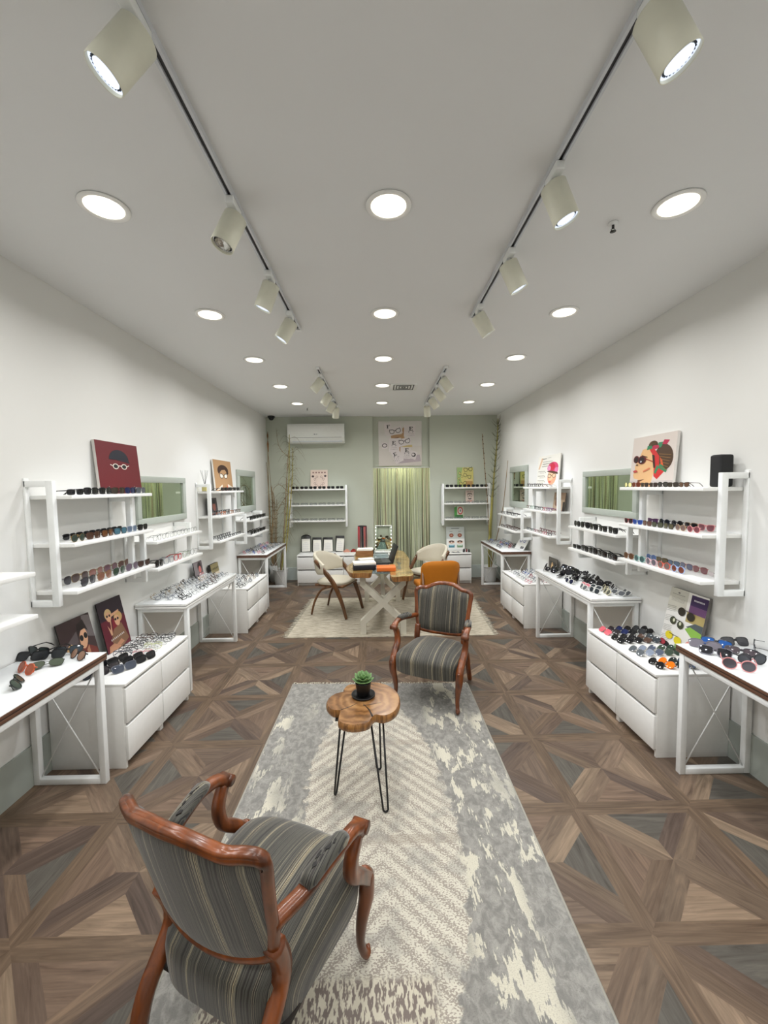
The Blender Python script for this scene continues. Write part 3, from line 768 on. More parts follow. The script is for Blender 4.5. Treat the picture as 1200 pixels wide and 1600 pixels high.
        a_ = k.build('arm', CHW, t)
        k = MB(); pl = [Vector((sx * (0.262 + 0.035 * j / 8), -0.125 + 0.175 * j / 8, 0.640 + 0.016 * math.sin(j / 8 * PI * 0.6))) for j in range(9)]
        k.sweep(pl, [0.020] + [0.028] * 7 + [0.020], [0.012] + [0.022] * 7 + [0.012], n=12); pd = k.build('arm_pad', STR, a_)
        k = MB(); rr = random.Random(9 + sx)
        for j in range(7):
            q = pl[2 + j % 5] + Vector((rr.uniform(-0.010, 0.010), rr.uniform(-0.01, 0.01), 0)); m_ = 9
            zz = q.z + 0.0222 * math.sqrt(max(0.1, 1 - ((q.x - pl[2 + j % 5].x) / 0.03) ** 2)); rx_, ry_ = rr.uniform(0.003, 0.007), rr.uniform(0.008, 0.018)
            P = [(q.x + rx_ * rr.uniform(0.4, 1.2) * math.cos(a_ * 2 * PI / m_), q.y + ry_ * rr.uniform(0.4, 1.2) * math.sin(a_ * 2 * PI / m_)) for a_ in range(m_)]
            k.prism(P, zz - 0.006, zz + 0.0006)
        k.build('worn_patch', WORN, pd)
    tag(t, lb, 'armchair'); return t
A1 = armchair((-0.394, 1.240, RZ), math.radians(-23.5), 'carved wood armchair in worn grey striped fabric, back turned to the camera, in the foreground', (0.945, 0.98, 0.965))
A2 = armchair((0.431, 3.23, RZ), math.radians(180 - 25.5), 'carved wood armchair in grey striped fabric facing the camera, behind the tree-slice table')

# ------------------------------------------------------------ tree-slice side table
def slab_mat(name, c1, c2, c3, ringscale):
    m = bpy.data.materials.new(name); m.use_nodes = True; nt = m.node_tree; L = nt.links; p = nt.nodes['Principled BSDF']
    tc = nn(nt, 'ShaderNodeTexCoord'); n0 = nn(nt, 'ShaderNodeTexNoise', i_Scale=5.0, i_Detail=4.0); L.new(tc.outputs['Object'], n0.inputs['Vector'])
    wv = nn(nt, 'ShaderNodeTexWave', wave_type='RINGS', rings_direction='Z'); wv.inputs['Scale'].default_value = ringscale; wv.inputs['Distortion'].default_value = 9.0; wv.inputs['Detail'].default_value = 3.0; wv.inputs['Detail Scale'].default_value = 1.4
    L.new(tc.outputs['Object'], wv.inputs['Vector'])
    ad = nn(nt, 'ShaderNodeMath', operation='MULTIPLY_ADD'); L.new(wv.outputs['Fac'], ad.inputs[0]); ad.inputs[1].default_value = 0.16; L.new(n0.outputs['Fac'], ad.inputs[2])
    r = ramp(nt, [(0.36, rgb(*c1)), (0.56, rgb(*c2)), (0.78, rgb(*c3))]); L.new(ad.outputs[0], r.inputs[0]); L.new(r.outputs[0], p.inputs['Base Color'])
    p.inputs['Roughness'].default_value = 0.25; p.inputs['Coat Weight'].default_value = 0.6; return m
SLAB = slab_mat('lacquered_tree_slice', (84, 54, 28), (136, 94, 54), (176, 132, 84), 6.0)
BARK = wood_mat('peeled_bark_edge', (98, 60, 26), (176, 124, 66), axis=2, scale=7, stretch=9, rough=0.4, coat=0.4)
t = empty('side_table', (-0.105, 2.245, RZ))
th = 0.045; H = 0.475
ctrl = [(0.205, -0.03), (0.205, 0.07), (0.165, 0.16), (0.09, 0.215), (0.03, 0.225), (0.0, 0.185), (-0.04, 0.200), (-0.10, 0.195), (-0.125, 0.140), (-0.12, 0.115), (-0.17, 0.090), (-0.205, 0.035), (-0.205, -0.03), (-0.17, -0.085), (-0.125, -0.095), (-0.125, -0.13), (-0.12, -0.20), (-0.05, -0.235), (0.03, -0.215), (0.055, -0.165), (0.075, -0.145), (0.12, -0.155), (0.175, -0.115)]
ol = [(p_.x, p_.y) for p_ in cat_rom([(x, y, 0) for x, y in ctrl], 5, closed=True)]
k = MB(); n = len(ol)
rings_ = [(0.965, H - th), (1.0, H - th + 0.008), (1.01, H - th / 2), (1.0, H - 0.008), (0.975, H)]
vs_ = [(x * f, y * f, z) for f, z in rings_ for x, y in ol]
k.add(vs_, [(r_ * n + j, r_ * n + (j + 1) % n, (r_ + 1) * n + (j + 1) % n, (r_ + 1) * n + j) for r_ in range(4) for j in range(n)], 1, True)
k.add(vs_[4 * n:], [tuple(range(n))], 0); k.add(vs_[:n], [tuple(range(n))[::-1]], 1)
for a_, b_, w_ in (((0.055, -0.16), (0.00, -0.03), 0.006), ((0.03, 0.17), (0.0, 0.07), 0.004), ((-0.12, -0.09), (-0.03, -0.02), 0.003), ((0.0, -0.05), (0.10, -0.02), 0.003)):
    k.sweep([(a_[0], a_[1], H + 0.0002), ((a_[0] + b_[0]) / 2 + 0.008, (a_[1] + b_[1]) / 2, H + 0.0004), (b_[0], b_[1], H + 0.0002)], [w_, w_ * 0.8, 0.001], [0.0006] * 3, n=6, mi=2)
k.build('tree_slice_top', [SLAB, BARK, mat('dark_crack', (38, 24, 14), 0.5)], t)
for i, (fx, fy, tx, ty) in enumerate(((-0.155, -0.105, -0.105, -0.085), (0.118, -0.235, 0.075, -0.085), (0.082, 0.085, 0.055, 0.105))):
    k = MB(); d_ = Vector((-(fy), fx, 0)).normalized() if i != 1 else Vector((1, 0.1, 0)).normalized()
    if i == 0: d_ = Vector((0.45, 1, 0)).normalized()
    if i == 2: d_ = Vector((1, -0.2, 0)).normalized()
    F_ = Vector((fx, fy, 0.0058)); T_ = Vector((tx, ty, H - th)); sp_ = 0.034; 
    pts = [T_ - d_ * sp_]; 
    pts += [F_ + Vector((0, 0, 0.012)) - d_ * 0.013, F_ + Vector((0, 0, 0.003)) - d_ * 0.008, F_, F_ + Vector((0, 0, 0.003)) + d_ * 0.008, F_ + Vector((0, 0, 0.012)) + d_ * 0.013]
    pts += [T_ + d_ * sp_]
    k.sweep(pts, 0.0055, n=8, up=d_.cross(Vector((0, 0, 1))))
    k.rbox(T_ + Vector((0, 0, -0.003)), (0.09, 0.06, 0.004), 0.001); k.build('hairpin_leg', mat('black_steel', (16, 16, 17), 0.4), t)
tag(t, 'small tree-slice side table on black hairpin legs, on the grey rug', 'side table')
STZ = RZ + H
# succulent in black pot on a saucer
px, py = -0.107, 2.30
t = empty('potted_succulent', (px, py, STZ + 0.0006)); POTB = mat('black_matte_pot', (13, 13, 14), 0.45)
k = MB(); k.lathe([(0.001, 0), (0.060, 0), (0.067, 0.004), (0.069, 0.014), (0.066, 0.014), (0.063, 0.006), (0.001, 0.005)], n=40, caps=False); k.build('saucer', POTB, t)
k = MB(); k.lathe([(0.001, 0.006), (0.034, 0.006), (0.037, 0.012), (0.046, 0.080), (0.0475, 0.086), (0.044, 0.086), (0.042, 0.078), (0.001, 0.076)], n=36, caps=False); k.build('pot', POTB, t)
k = MB(); rr = random.Random(2)
for ring, (cnt, r_, tilt, ln, z0) in enumerate([(8, 0.014, -2, 0.052, 0.090), (8, 0.014, 18, 0.050, 0.096), (7, 0.010, 36, 0.042, 0.104), (6, 0.006, 54, 0.032, 0.112), (4, 0.003, 70, 0.024, 0.118)]):
    for j in range(cnt):
        a_ = 2 * PI * (j + ring * 0.5) / cnt + rr.uniform(-0.08, 0.08); R_ = Matrix.Rotation(a_, 3, 'Z'); T2 = math.radians(tilt)
        pts = []; W_ = []; Hh = []
        for q in range(7):
            f = q / 6; x = r_ + ln * f * math.cos(T2 + 0.35 * f); z = z0 + ln * f * math.sin(T2 + 0.35 * f)
            pts.append(R_ @ Vector((x, 0, z))); wq = [0.35, 0.75, 1.0, 1.08, 0.95, 0.55, 0.06][q]; W_.append(ln * 0.40 * wq); Hh.append(0.0035 * (0.5 + wq / 2))
        k.sweep(pts, W_, Hh, n=8)
k.build('rosette_leaves', mat('succulent_green', (112, 148, 92), 0.5, var=0.25, nscale=25), t)
tag(t, 'green succulent in black pot and saucer on the tree-slice table', 'potted plant')

# ------------------------------------------------------------ desk: live-edge planks, glass strip and X legs
DW = slab_mat('live_edge_plank', (96, 70, 34), (150, 118, 64), (182, 150, 94), 1.2)
t = empty('desk', (0.03, 5.1, RZ)); HT = 0.742
def plank(pts, nm, z1=HT, th_=0.055):
    ol = [(p_.x - 0.03, p_.y - 5.1) for p_ in cat_rom([(x, y, 0) for x, y in pts], 4, closed=True)]; n = len(ol)
    cx_ = sum(p[0] for p in ol) / n; cy_ = sum(p[1] for p in ol) / n; k = MB()
    rg = [(0.90, z1 - th_), (0.97, z1 - th_ * 0.5), (1.0, z1 - 0.006), (0.985, z1)]
    vs_ = [(cx_ + (x - cx_) * f, cy_ + (y - cy_) * (0.98 + 0.02 * f), z) for f, z in rg for x, y in ol]
    k.add(vs_, [(r_ * n + j, r_ * n + (j + 1) % n, (r_ + 1) * n + (j + 1) % n, (r_ + 1) * n + j) for r_ in range(3) for j in range(n)], 1, True)
    k.add(vs_[3 * n:], [tuple(range(n))], 0); k.add(vs_[:n], [tuple(range(n))[::-1]], 1); return k
k = plank([(-0.33, 4.46), (-0.20, 4.45), (-0.10, 4.44), (-0.085, 4.7), (-0.10, 5.2), (-0.09, 5.75), (-0.10, 6.02), (-0.25, 6.0), (-0.36, 5.7), (-0.33, 5.2), (-0.40, 4.8)], 'l')
k.build('wooden_plank', [DW, BARK], t)
k = plank([(0.115, 4.26), (0.24, 4.25), (0.33, 4.26), (0.365, 4.40), (0.345, 4.75), (0.385, 5.2), (0.37, 5.6), (0.33, 5.95), (0.20, 6.0), (0.15, 5.95), (0.14, 5.3), (0.12, 4.8)], 'r')
k.prism([(x - 0.03, y - 5.1) for x, y in [(0.205, 4.62), (0.225, 4.60), (0.245, 4.66), (0.235, 4.80), (0.255, 4.98), (0.235, 5.08), (0.21, 5.02), (0.22, 4.85), (0.195, 4.72)]], HT - 0.001, HT + 0.0012, 2)
k.build('wooden_plank', [DW, BARK, mat('grey_resin_knot', (98, 100, 92), 0.15)], t)
def glass_mat(nm, col, a=0.35):
    m = mat(nm, col, 0.05, var=0.0); p = m.node_tree.nodes['Principled BSDF']; p.inputs['Transmission Weight'].default_value = 0.0; p.inputs['Alpha'].default_value = a; return m
k = MB(); k.bb((-0.118, -0.62, HT - 0.020), (0.088, 0.90, HT - 0.008)); k.build('glass_strip', glass_mat('blue_green_glass', (120, 146, 150), 0.55), t)
XW = mat('cream_painted_wood', (216, 212, 196), 0.5)
for yy in (-0.49, 0.84):
    k = MB(); hw = 0.23; b_ = 0.033
    zt = HT - 0.056
    for sx in (-1, 1):
        pl = [(sx * hw, 0.0), (sx * hw, 0.14), (-sx * hw, zt - 0.10), (-sx * hw, zt)]
        # a cranked flat board swept as a polygon
        def off(p, q, d): v = Vector((q[0] - p[0], q[1] - p[1])).normalized(); return Vector((-v.y * d, v.x * d))
        L1, L2 = [], []
        for i, p_ in enumerate(pl):
            if i == 0: o_ = off(pl[0], pl[1], b_)
            elif i == len(pl) - 1: o_ = off(pl[-2], pl[-1], b_)
            else:
                n1, n2 = off(pl[i - 1], p_, 1), off(p_, pl[i + 1], 1); mm = (n1 + n2).normalized(); o_ = mm * (b_ / mm.dot(n1))
            L1.append((p_[0] + o_.x, p_[1] + o_.y)); L2.append((p_[0] - o_.x, p_[1] - o_.y))
        dy = 0.045 + (0.001 if sx > 0 else 0)
        for i in range(3):
            q = [L1[i], L1[i + 1], L2[i + 1], L2[i]]
            vs_ = [(a_, yy - dy, c_) for a_, c_ in q] + [(a_, yy + dy, c_) for a_, c_ in q]
            k.add(vs_, [(0, 1, 2, 3), (7, 6, 5, 4), (0, 4, 5, 1), (1, 5, 6, 2), (2, 6, 7, 3), (3, 7, 4, 0)])
    k.build('x_leg', XW, t)
k = MB(); k.rbox((0, 0.175, 0.40), (0.05, 1.24, 0.06), 0.003); k.build('stretcher_beam', XW, t)
tag(t, 'desk of live-edge wood planks with a glass strip on cream X-shaped legs', 'desk')
DZ = RZ + HT
# ------------------------------------------------------------ desk chairs
CHAIRW = wood_mat('walnut_stained_beech', (72, 44, 20), (122, 80, 42), axis=2, scale=4, stretch=5, rough=0.35, coat=0.3)
CRV = mat('cream_leatherette', (204, 198, 180), 0.55, var=0.03)
def curved_chair(loc, rz, lb):
    """open-arm chair: wrap-around padded back carried by long boards that run to the floor. Faces +Y."""
    t = empty('desk_chair', (loc[0], loc[1], loc[2] + 0.006), rz)
    k = MB()
    def sp_(u, v):
        th = u * 2 * PI; c_, s_ = math.cos(th), math.sin(th); e = 0.6
        x = math.copysign(abs(c_) ** e, c_) * 0.235; y = math.copysign(abs(s_) ** e, s_) * 0.225
        if v < 0.3: z = lerp(0.415, 0.445, v / 0.3); f = lerp(0.97, 1.0, v / 0.3)
        else: w_ = (v - 0.3) / 0.7; f = 1 - w_; z = 0.445 + 0.030 * (1 - f ** 3) ** 0.7
        return Vector((x * f, y * f, z))
    k.grid(sp_, 40, 10); k.build('seat', CRV, t)
    k = MB(); k.rbox((0, 0, 0.400), (0.44, 0.42, 0.032), 0.010); k.build('seat_frame', CHAIRW, t)
    # wrap-around back as a closed shell
    k = MB(); A = math.radians(78); nu, nv = 28, 8
    def bp(u, v, o):
        a_ = lerp(-A, A, u); tz = 1 - abs(2 * u - 1) ** 2.2
        z0 = lerp(0.56, 0.53, tz); z1 = lerp(0.68, 0.81, tz)
        z = lerp(z0, z1, v); lean = (z - 0.55) * 0.22
        r_ = 0.265 + o + (0.012 if 0 < v < 1 else 0.0) * (1 if o > 0 else -1)
        x = math.sin(a_) * (r_ + 0.005); y = 0.02 - math.cos(a_) * (r_ + lean * 0.9) - 0.0
        return Vector((x, y, z))
    k.grid(lambda u, v: bp(u, v, 0.016), nu, nv); k.grid(lambda u, v: bp(u, v, -0.016), nu, nv, flip=True)
    for v_ in (0, 1):
        k.grid(lambda u, w, v_=v_: bp(u, v_, lerp(-0.016, 0.016, w)), nu, 2, flip=(v_ == 1))
    for u_ in (0, 1):
        k.grid(lambda w, v, u_=u_: bp(u_, v, lerp(-0.016, 0.016, w)), 2, nv, flip=(u_ == 0))
    k.build('backrest', CRV, t)
    for sx in (-1, 1):
        k = MB(); pl = cat_rom([(sx * 0.262, -0.175, 0.735), (sx * 0.272, -0.03, 0.60), (sx * 0.262, 0.10, 0.44), (sx * 0.255, 0.20, 0.22), (sx * 0.252, 0.265, 0.0)], 5)
        m_ = len(pl); k.sweep(pl, [0.011] * m_, [lerp(0.020, 0.030, min(1, i / 6)) if i < 12 else lerp(0.030, 0.016, (i - 12) / (m_ - 13)) for i in range(m_)], n=10, up=(sx * 0.0001, 0.6, 0.8), square=True); k.build('leg', CHAIRW, t)
        k = MB(); pl = cat_rom([(sx * 0.200, 0.02, 0.395), (sx * 0.205, -0.12, 0.335), (sx * 0.215, -0.215, 0.18), (sx * 0.222, -0.265, 0.0)], 5)
        m_ = len(pl); k.sweep(pl, [lerp(0.017, 0.013, i / (m_ - 1)) for i in range(m_)], [lerp(0.026, 0.014, i / (m_ - 1)) for i in range(m_)], n=10, up=(1, 0, 0)); k.build('leg', CHAIRW, t)
    tag(t, lb, 'chair', 'cream curved-back desk chairs'); return t
curved_chair((-0.59, 5.44, RZ), math.radians(-112), 'cream curved-back wooden chair on the left side of the desk')
curved_chair((0.70, 5.93, RZ), math.radians(128), 'cream curved-back wooden chair at the far right of the desk, behind the orange chair')
# orange chair seen from behind
t = empty('desk_chair', (0.70, 5.02, RZ + 0.003), math.radians(8)); OR = mat('mustard_orange_velvet', (196, 118, 16), 0.7, var=0.06)
k = MB()
def ob(u, v, o):
    x = (u - 0.5) * 0.475; z = lerp(0.47, 0.80, v); e = abs(2 * u - 1)
    if v > 0.55: x *= 1 - 0.10 * max(0, (v - 0.75) / 0.25) ** 2; z -= 0.035 * e ** 4 * (v - 0.55) / 0.45
    return Vector((x, -0.20 + 1.1 * x * x - (z - 0.45) * 0.20 + o * (0.028 * (1 - e ** 6) * (1 - abs(2 * v - 1) ** 6) + 0.012), z))
k.grid(lambda u, v: ob(u, v, 1), 20, 14, flip=True); k.grid(lambda u, v: ob(u, v, -1), 20, 14)
for v_ in (0, 1): k.grid(lambda u, w, v_=v_: ob(u, v_, lerp(-1, 1, w)), 20, 2, flip=(v_ == 0))
for u_ in (0, 1): k.grid(lambda w, v, u_=u_: ob(u_, v, lerp(-1, 1, w)), 2, 14, flip=(u_ == 1))
k.build('backrest', OR, t)
k = MB(); k.rbox((0, 0.03, 0.445), (0.47, 0.46, 0.075), 0.03, seg=4); k.build('seat', OR, t)
for sx in (-1, 1):
    for a_, b_ in (((sx * 0.19, 0.20, 0.41), (sx * 0.215, 0.25, 0.0)), ((sx * 0.215, -0.19, 0.66), (sx * 0.235, -0.27, 0.0))):
        k = MB(); k.sweep([a_, b_], [0.018, 0.011], [0.018, 0.011], n=10); k.build('leg', CHAIRW, t)
tag(t, 'mustard orange chair with brown wooden legs at the desk, seen from behind', 'chair')
# ------------------------------------------------------------ things on the desk
NAVY = mat('navy_box_card', (20, 22, 34), 0.5); PAPER = mat('white_paper', (236, 234, 224), 0.7); ORB = mat('orange_box_card', (222, 112, 40), 0.45, var=0.08, nscale=12)
def one(nm, k, m, lb, cat, loc=(0, 0, 0), rz=0, grp=None):
    o = k.build(nm, m); o.location = loc; o.rotation_euler = (0, 0, rz); return tag(o, lb, cat, grp)
k = MB(); k.rbox((0, 0, 0.0275), (0.26, 0.20, 0.055), 0.004); one('storage_box', k, NAVY, 'black flat box at the bottom of the pile on the desk', 'box', (-0.185, 4.68, DZ + 0.0006), 0.10)
k = MB(); k.rbox((0, 0, 0.013), (0.255, 0.165, 0.026), 0.002); one('book', k, PAPER, 'thick white book on the black box on the desk', 'book', (-0.185, 4.68, DZ + 0.0562), 0.18)
k = MB(); k.rbox((0, 0, 0.028), (0.20, 0.12, 0.056), 0.004); one('glasses_case', k, NAVY, 'navy case lying on the left plank behind the box pile', 'case', (-0.19, 4.90, DZ + 0.0006), 0.12)
k = MB(); k.rbox((0, 0, 0.012), (0.18, 0.11, 0.024), 0.002); one('book', k, PAPER, 'small white book on top of the navy case', 'book', (-0.17, 4.90, DZ + 0.0573), 0.30)
k = MB(); k.rbox((0, 0, 0.022), (0.215, 0.17, 0.044), 0.004); one('gift_box', k, ORB, 'flat orange box on the near end of the glass strip', 'box', (0.068, 4.58, DZ + 0.0006), 0.02)
# laptop
t = empty('laptop', (0.035, 5.10, DZ + 0.0006), math.radians(-82))
k = MB(); k.rbox((0, 0, 0.008), (0.32, 0.22, 0.016), 0.004); k.build('base', BLACK, t)
k = MB(); k.bb((-0.14, -0.02, 0.0162), (0.14, 0.085, 0.0175)); k.build('keyboard', mat('grey_keys', (60, 62, 64), 0.5), t)
k = MB(); R_ = Matrix.Rotation(math.radians(-18), 3, 'X'); k.rbox(Vector((0, 0.105, 0.012)) + R_ @ Vector((0, 0, 0.108)), (0.32, 0.008, 0.215), 0.003, rot=R_); k.build('screen_lid', BLACK, t)
tag(t, 'open black laptop on the desk, screen seen edge on', 'laptop')
# vanity mirror with bulbs
t = empty('vanity_mirror', (0.055, 5.86, DZ + 0.0006), 0.0)
k = MB(); k.rbox((0, 0, 0.006), (0.24, 0.12, 0.012), 0.003); k.rbox((0, 0.01, 0.018), (0.03, 0.02, 0.03), 0.003); k.build('base', WMETAL, t)
k = MB(); k.rbox((0, 0.004, 0.208), (0.245, 0.016, 0.36), 0.004); k.build('mirror_frame', WMETAL, t)
k = MB(); k.rbox((0, -0.0052, 0.208), (0.235, 0.002, 0.35), 0.0008); k.build('mirror_pane', MIRROR, t)
BULB = mat('lit_mirror_bulb', (255, 255, 250), 0.3, emit=2.5, var=0)
for sx in (-1, 1):
    for j in range(7):
        k = MB(); k.lathe([(0.001, 0.0), (0.006, 0.002), (0.0075, 0.007), (0.004, 0.012), (0.001, 0.013)], (sx * 0.112, -0.0062, 0.05 + j * 0.052), n=10, rot=Matrix.Rotation(PI / 2, 3, 'X'), caps=False); k.build('bulb', BULB, t)
tag(t, 'upright white vanity mirror edged with small bulbs at the far end of the desk', 'mirror')
# tray box with papers + small black pot
k = MB()
for b_ in (((-0.12, -0.08, 0), (0.12, 0.08, 0.004)), ((-0.12, -0.08, 0), (-0.114, 0.08, 0.07)), ((0.114, -0.08, 0), (0.12, 0.08, 0.07)), ((-0.12, -0.08, 0), (0.12, -0.074, 0.07)), ((-0.12, 0.074, 0), (0.12, 0.08, 0.07))): k.bb(*b_)
one('organizer_box', k, wood_mat('light_wood_box', (132, 92, 56), (168, 124, 82), axis=0), 'small open wooden organizer box on the far left of the desk', 'box', (-0.215, 5.62, DZ + 0.0006), 0.05)
k = MB()
for j in range(5): k.box((0.004 * j, 0.002 * j, 0.0022 + 0.0044 * j), (0.21, 0.148, 0.0042), rot=Matrix.Rotation(0.02 * j, 3, 'Z'))
one('paper_stack', k, PAPER, 'stack of white papers lying on the wooden organizer box', 'papers', (-0.215, 5.62, DZ + 0.0712), 0.05)
k = MB(); k.lathe([(0.001, 0), (0.026, 0), (0.030, 0.07), (0.027, 0.07), (0.024, 0.006), (0.001, 0.005)], n=24, caps=False)
one('pen_cup', k, BLACK, 'small black pen cup beside the wooden organizer box on the desk', 'cup', (-0.11, 5.75, DZ + 0.0006))
# ------------------------------------------------------------ doorway: print above, string curtain
def art(name, w, h, th, bg, shapes, loc, rz=0.0, lean=0.0, roll=0.0, lb='', cat='picture', edge=(230, 228, 222), grp=None):
    """a thin printed board standing at loc (bottom middle); print on the -Y side; shapes in 0..1 coordinates"""
    k = MB(); mats = [mat('board_edge_%d_%d_%d' % edge, edge, 0.6), mat('ink_%d_%d_%d' % bg, bg, 0.45, var=0.01)]
    k.bb((-w / 2, 0.0005, 0), (w / 2, th, h), 0); k.add([(-w / 2, 0, 0), (w / 2, 0, 0), (w / 2, 0, h), (-w / 2, 0, h)], [(0, 1, 2, 3)], 1)
    idx = {bg: 1}
    for i, (c, pts) in enumerate(shapes):
        if c not in idx: idx[c] = len(mats); mats.append(mat('ink_%d_%d_%d' % c, c, 0.45, var=0.03))
        y = -0.00012 * (i + 1)
        vs_ = [((px_ - 0.5) * w, y, py_ * h) for px_, py_ in pts]
        a = sum(vs_[j - 1][0] * vs_[j][2] - vs_[j][0] * vs_[j - 1][2] for j in range(len(vs_)))
        if a < 0: vs_ = vs_[::-1]
        k.add(vs_, [tuple(range(len(vs_)))], idx[c])
    o = k.build(name, mats, loc=loc); o.rotation_mode = 'XYZ'
    o.matrix_world = Matrix.Translation((loc[0], loc[1], loc[2] + th * math.sin(abs(lean)) + 0.0005)) @ Matrix.Rotation(rz, 4, 'Z') @ Matrix.Rotation(-lean, 4, 'X') @ Matrix.Rotation(roll, 4, 'Y')
    return tag(o, lb, cat, grp)
def ell(cx, cy, rx, ry, n=20, rot=0.0, a0=0.0, a1=2 * PI):
    full = abs(a1 - a0 - 2 * PI) < 1e-6; m_ = n if full else n + 1; c_, s_ = math.cos(rot), math.sin(rot)
    P = [(rx * math.cos(a0 + (a1 - a0) * i / n), ry * math.sin(a0 + (a1 - a0) * i / n)) for i in range(m_)]
    return [(cx + x * c_ - y * s_, cy + x * s_ + y * c_) for x, y in P]
def rect(x0, y0, x1, y1): return [(x0, y0), (x1, y0), (x1, y1), (x0, y1)]
def quad(cx, cy, w, h, r=0.0):
    c_, s_ = math.cos(r), math.sin(r); return [(cx + x * c_ - y * s_, cy + x * s_ + y * c_) for x, y in ((-w / 2, -h / 2), (w / 2, -h / 2), (w / 2, h / 2), (-w / 2, h / 2))]
def line(x0, y0, x1, y1, t): 
    L_ = math.hypot(x1 - x0, y1 - y0); return quad((x0 + x1) / 2, (y0 + y1) / 2, L_, t, math.atan2(y1 - y0, x1 - x0))
def specs(c, cx, cy, s, r=0.0, fill=None, cat_eye=True):
    """drawn spectacles"""
    o = []; c_, s_ = math.cos(r), math.sin(r)
    def T(p): return [(cx + (x * c_ - y * s_) * s, cy + (x * s_ + y * c_) * s) for x, y in p]
    for sg in (-1, 1):
        P = ell(sg * 0.27, 0, 0.22, 0.17, 16)
        if cat_eye: P = [(x, y + (0.10 if (x * sg > 0.36 and y > 0) else 0) + (0.03 if y > 0.08 else 0)) for x, y in P]
        Q = [(sg * 0.27 + (x - sg * 0.27) * 0.80, y * 0.74) for x, y in P]
        o.append((c, T(P))); o.append((fill or (222, 216, 214), T(Q)))
    o.append((c, T([(-0.07, 0.04), (0.07, 0.04), (0.07, 0.09), (-0.07, 0.09)]))); return o
def letterE(c, cx, cy, s, r=0.0, kind='E'):
    o = []; c_, s_ = math.cos(r), math.sin(r)
    R_ = {'E': [(-.4, -.5, -.15, .5), (-.5, -.5, .45, -.38), (-.5, .38, .45, .5), (-.2, -.06, .2, .06), (.34, -.5, .45, -.2), (.34, .2, .45, .5)],
          'F': [(-.4, -.5, -.15, .5), (-.5, -.5, .0, -.40), (-.5, .38, .45, .5), (-.2, -.06, .2, .06), (.34, .2, .45, .5)],
          'P': [(-.4, -.5, -.2, .5), (-.2, .38, .3, .5), (-.2, -.05, .3, .07), (.2, 0, .4, .45)], 'T': [(-.1, -.5, .1, .5), (-.45, .36, .45, .5)], 'O': [(-.4, -.4, -.2, .4), (.2, -.4, .4, .4), (-.3, .35, .3, .5), (-.3, -.5, .3, -.35)]}[kind]
    for a in R_:
        o.append((c, [(cx + (x * c_ - y * s_) * s, cy + (x * s_ + y * c_) * s) for x, y in rect(*a)]))
    return o
BLK = (24, 24, 26)
sh = [((206, 200, 192), rect(0, 0, 1, 0.45)), ((180, 168, 172), [(0.45, 0.05), (0.98, 0.10), (0.95, 0.25), (0.55, 0.18)])]
TANB = (176, 140, 100)
sh += [(TANB, quad(0.42, 0.66, 0.26, 0.08, 0.1)), (TANB, [(0.56, 0.85), (0.62, 0.88), (0.60, 0.62), (0.52, 0.60)]), (TANB, [(0.47, 0.45), (0.54, 0.45), (0.52, 0.18), (0.45, 0.2)]), ((196, 176, 120), quad(0.66, 0.44, 0.24, 0.05, 0.05)), ((120, 84, 62), quad(0.40, 0.625, 0.14, 0.02, 0.2))]
CARD = (216, 208, 206)
for cx_, cy_, w_, h_, r_ in ((0.22, 0.83, 0.16, 0.26, 0.05), (0.72, 0.78, 0.26, 0.26, -0.02), (0.36, 0.47, 0.24, 0.30, 0.0), (0.43, 0.22, 0.20, 0.30, 0.45), (0.62, 0.29, 0.24, 0.26, -0.05), (0.80, 0.24, 0.16, 0.18, -0.3), (0.36, 0.78, 0.38, 0.17, 0.22), (0.58, 0.53, 0.34, 0.17, 0.20), (0.14, 0.46, 0.12, 0.14, 0.1)):
    sh.append((CARD, quad(cx_, cy_, w_, h_, r_)))
sh += specs(BLK, 0.385, 0.775, 0.27, 0.18) + specs(BLK, 0.60, 0.54, 0.27, 0.18)
sh += [(BLK, ell(0.14, 0.46, 0.06, 0.045, 16)), (CARD, ell(0.14, 0.46, 0.045, 0.03, 16)), (BLK, ell(0.81, 0.245, 0.05, 0.045, 16)), (CARD, ell(0.80, 0.25, 0.033, 0.027, 16))]
sh += letterE(BLK, 0.23, 0.88, 0.075, 0.1, 'F') + letterE(BLK, 0.755, 0.83, 0.085, -0.02) + letterE(BLK, 0.355, 0.52, 0.08, 0.0) + letterE(BLK, 0.38, 0.265, 0.075, 0.4) + letterE(BLK, 0.655, 0.35, 0.085, -0.03)
for cx_, cy_, ks in ((0.755, 0.76, 'FP'), (0.355, 0.455, 'TP'), (0.41, 0.20, 'FP'), (0.655, 0.28, 'FP')):
    for j, kk in enumerate(ks): sh += letterE((60, 60, 66), cx_ + (j - 0.5) * 0.09, cy_, 0.032, 0, kk)
    for r_ in range(2):
        for j in range(3 + r_): sh += letterE((70, 70, 76), cx_ + (j - 1 - r_ * 0.5) * 0.045, cy_ - 0.045 - 0.04 * r_, 0.018, 0, 'TOE'[j % 3])
POS_Y = D + RD
art('wall_print', 0.79, 0.81, 0.022, (210, 206, 200), sh, (0.397, POS_Y - 0.0225, 2.077), lb='square canvas print of eye charts and spectacles above the curtained doorway', cat='picture')
rnd = random.Random(11)
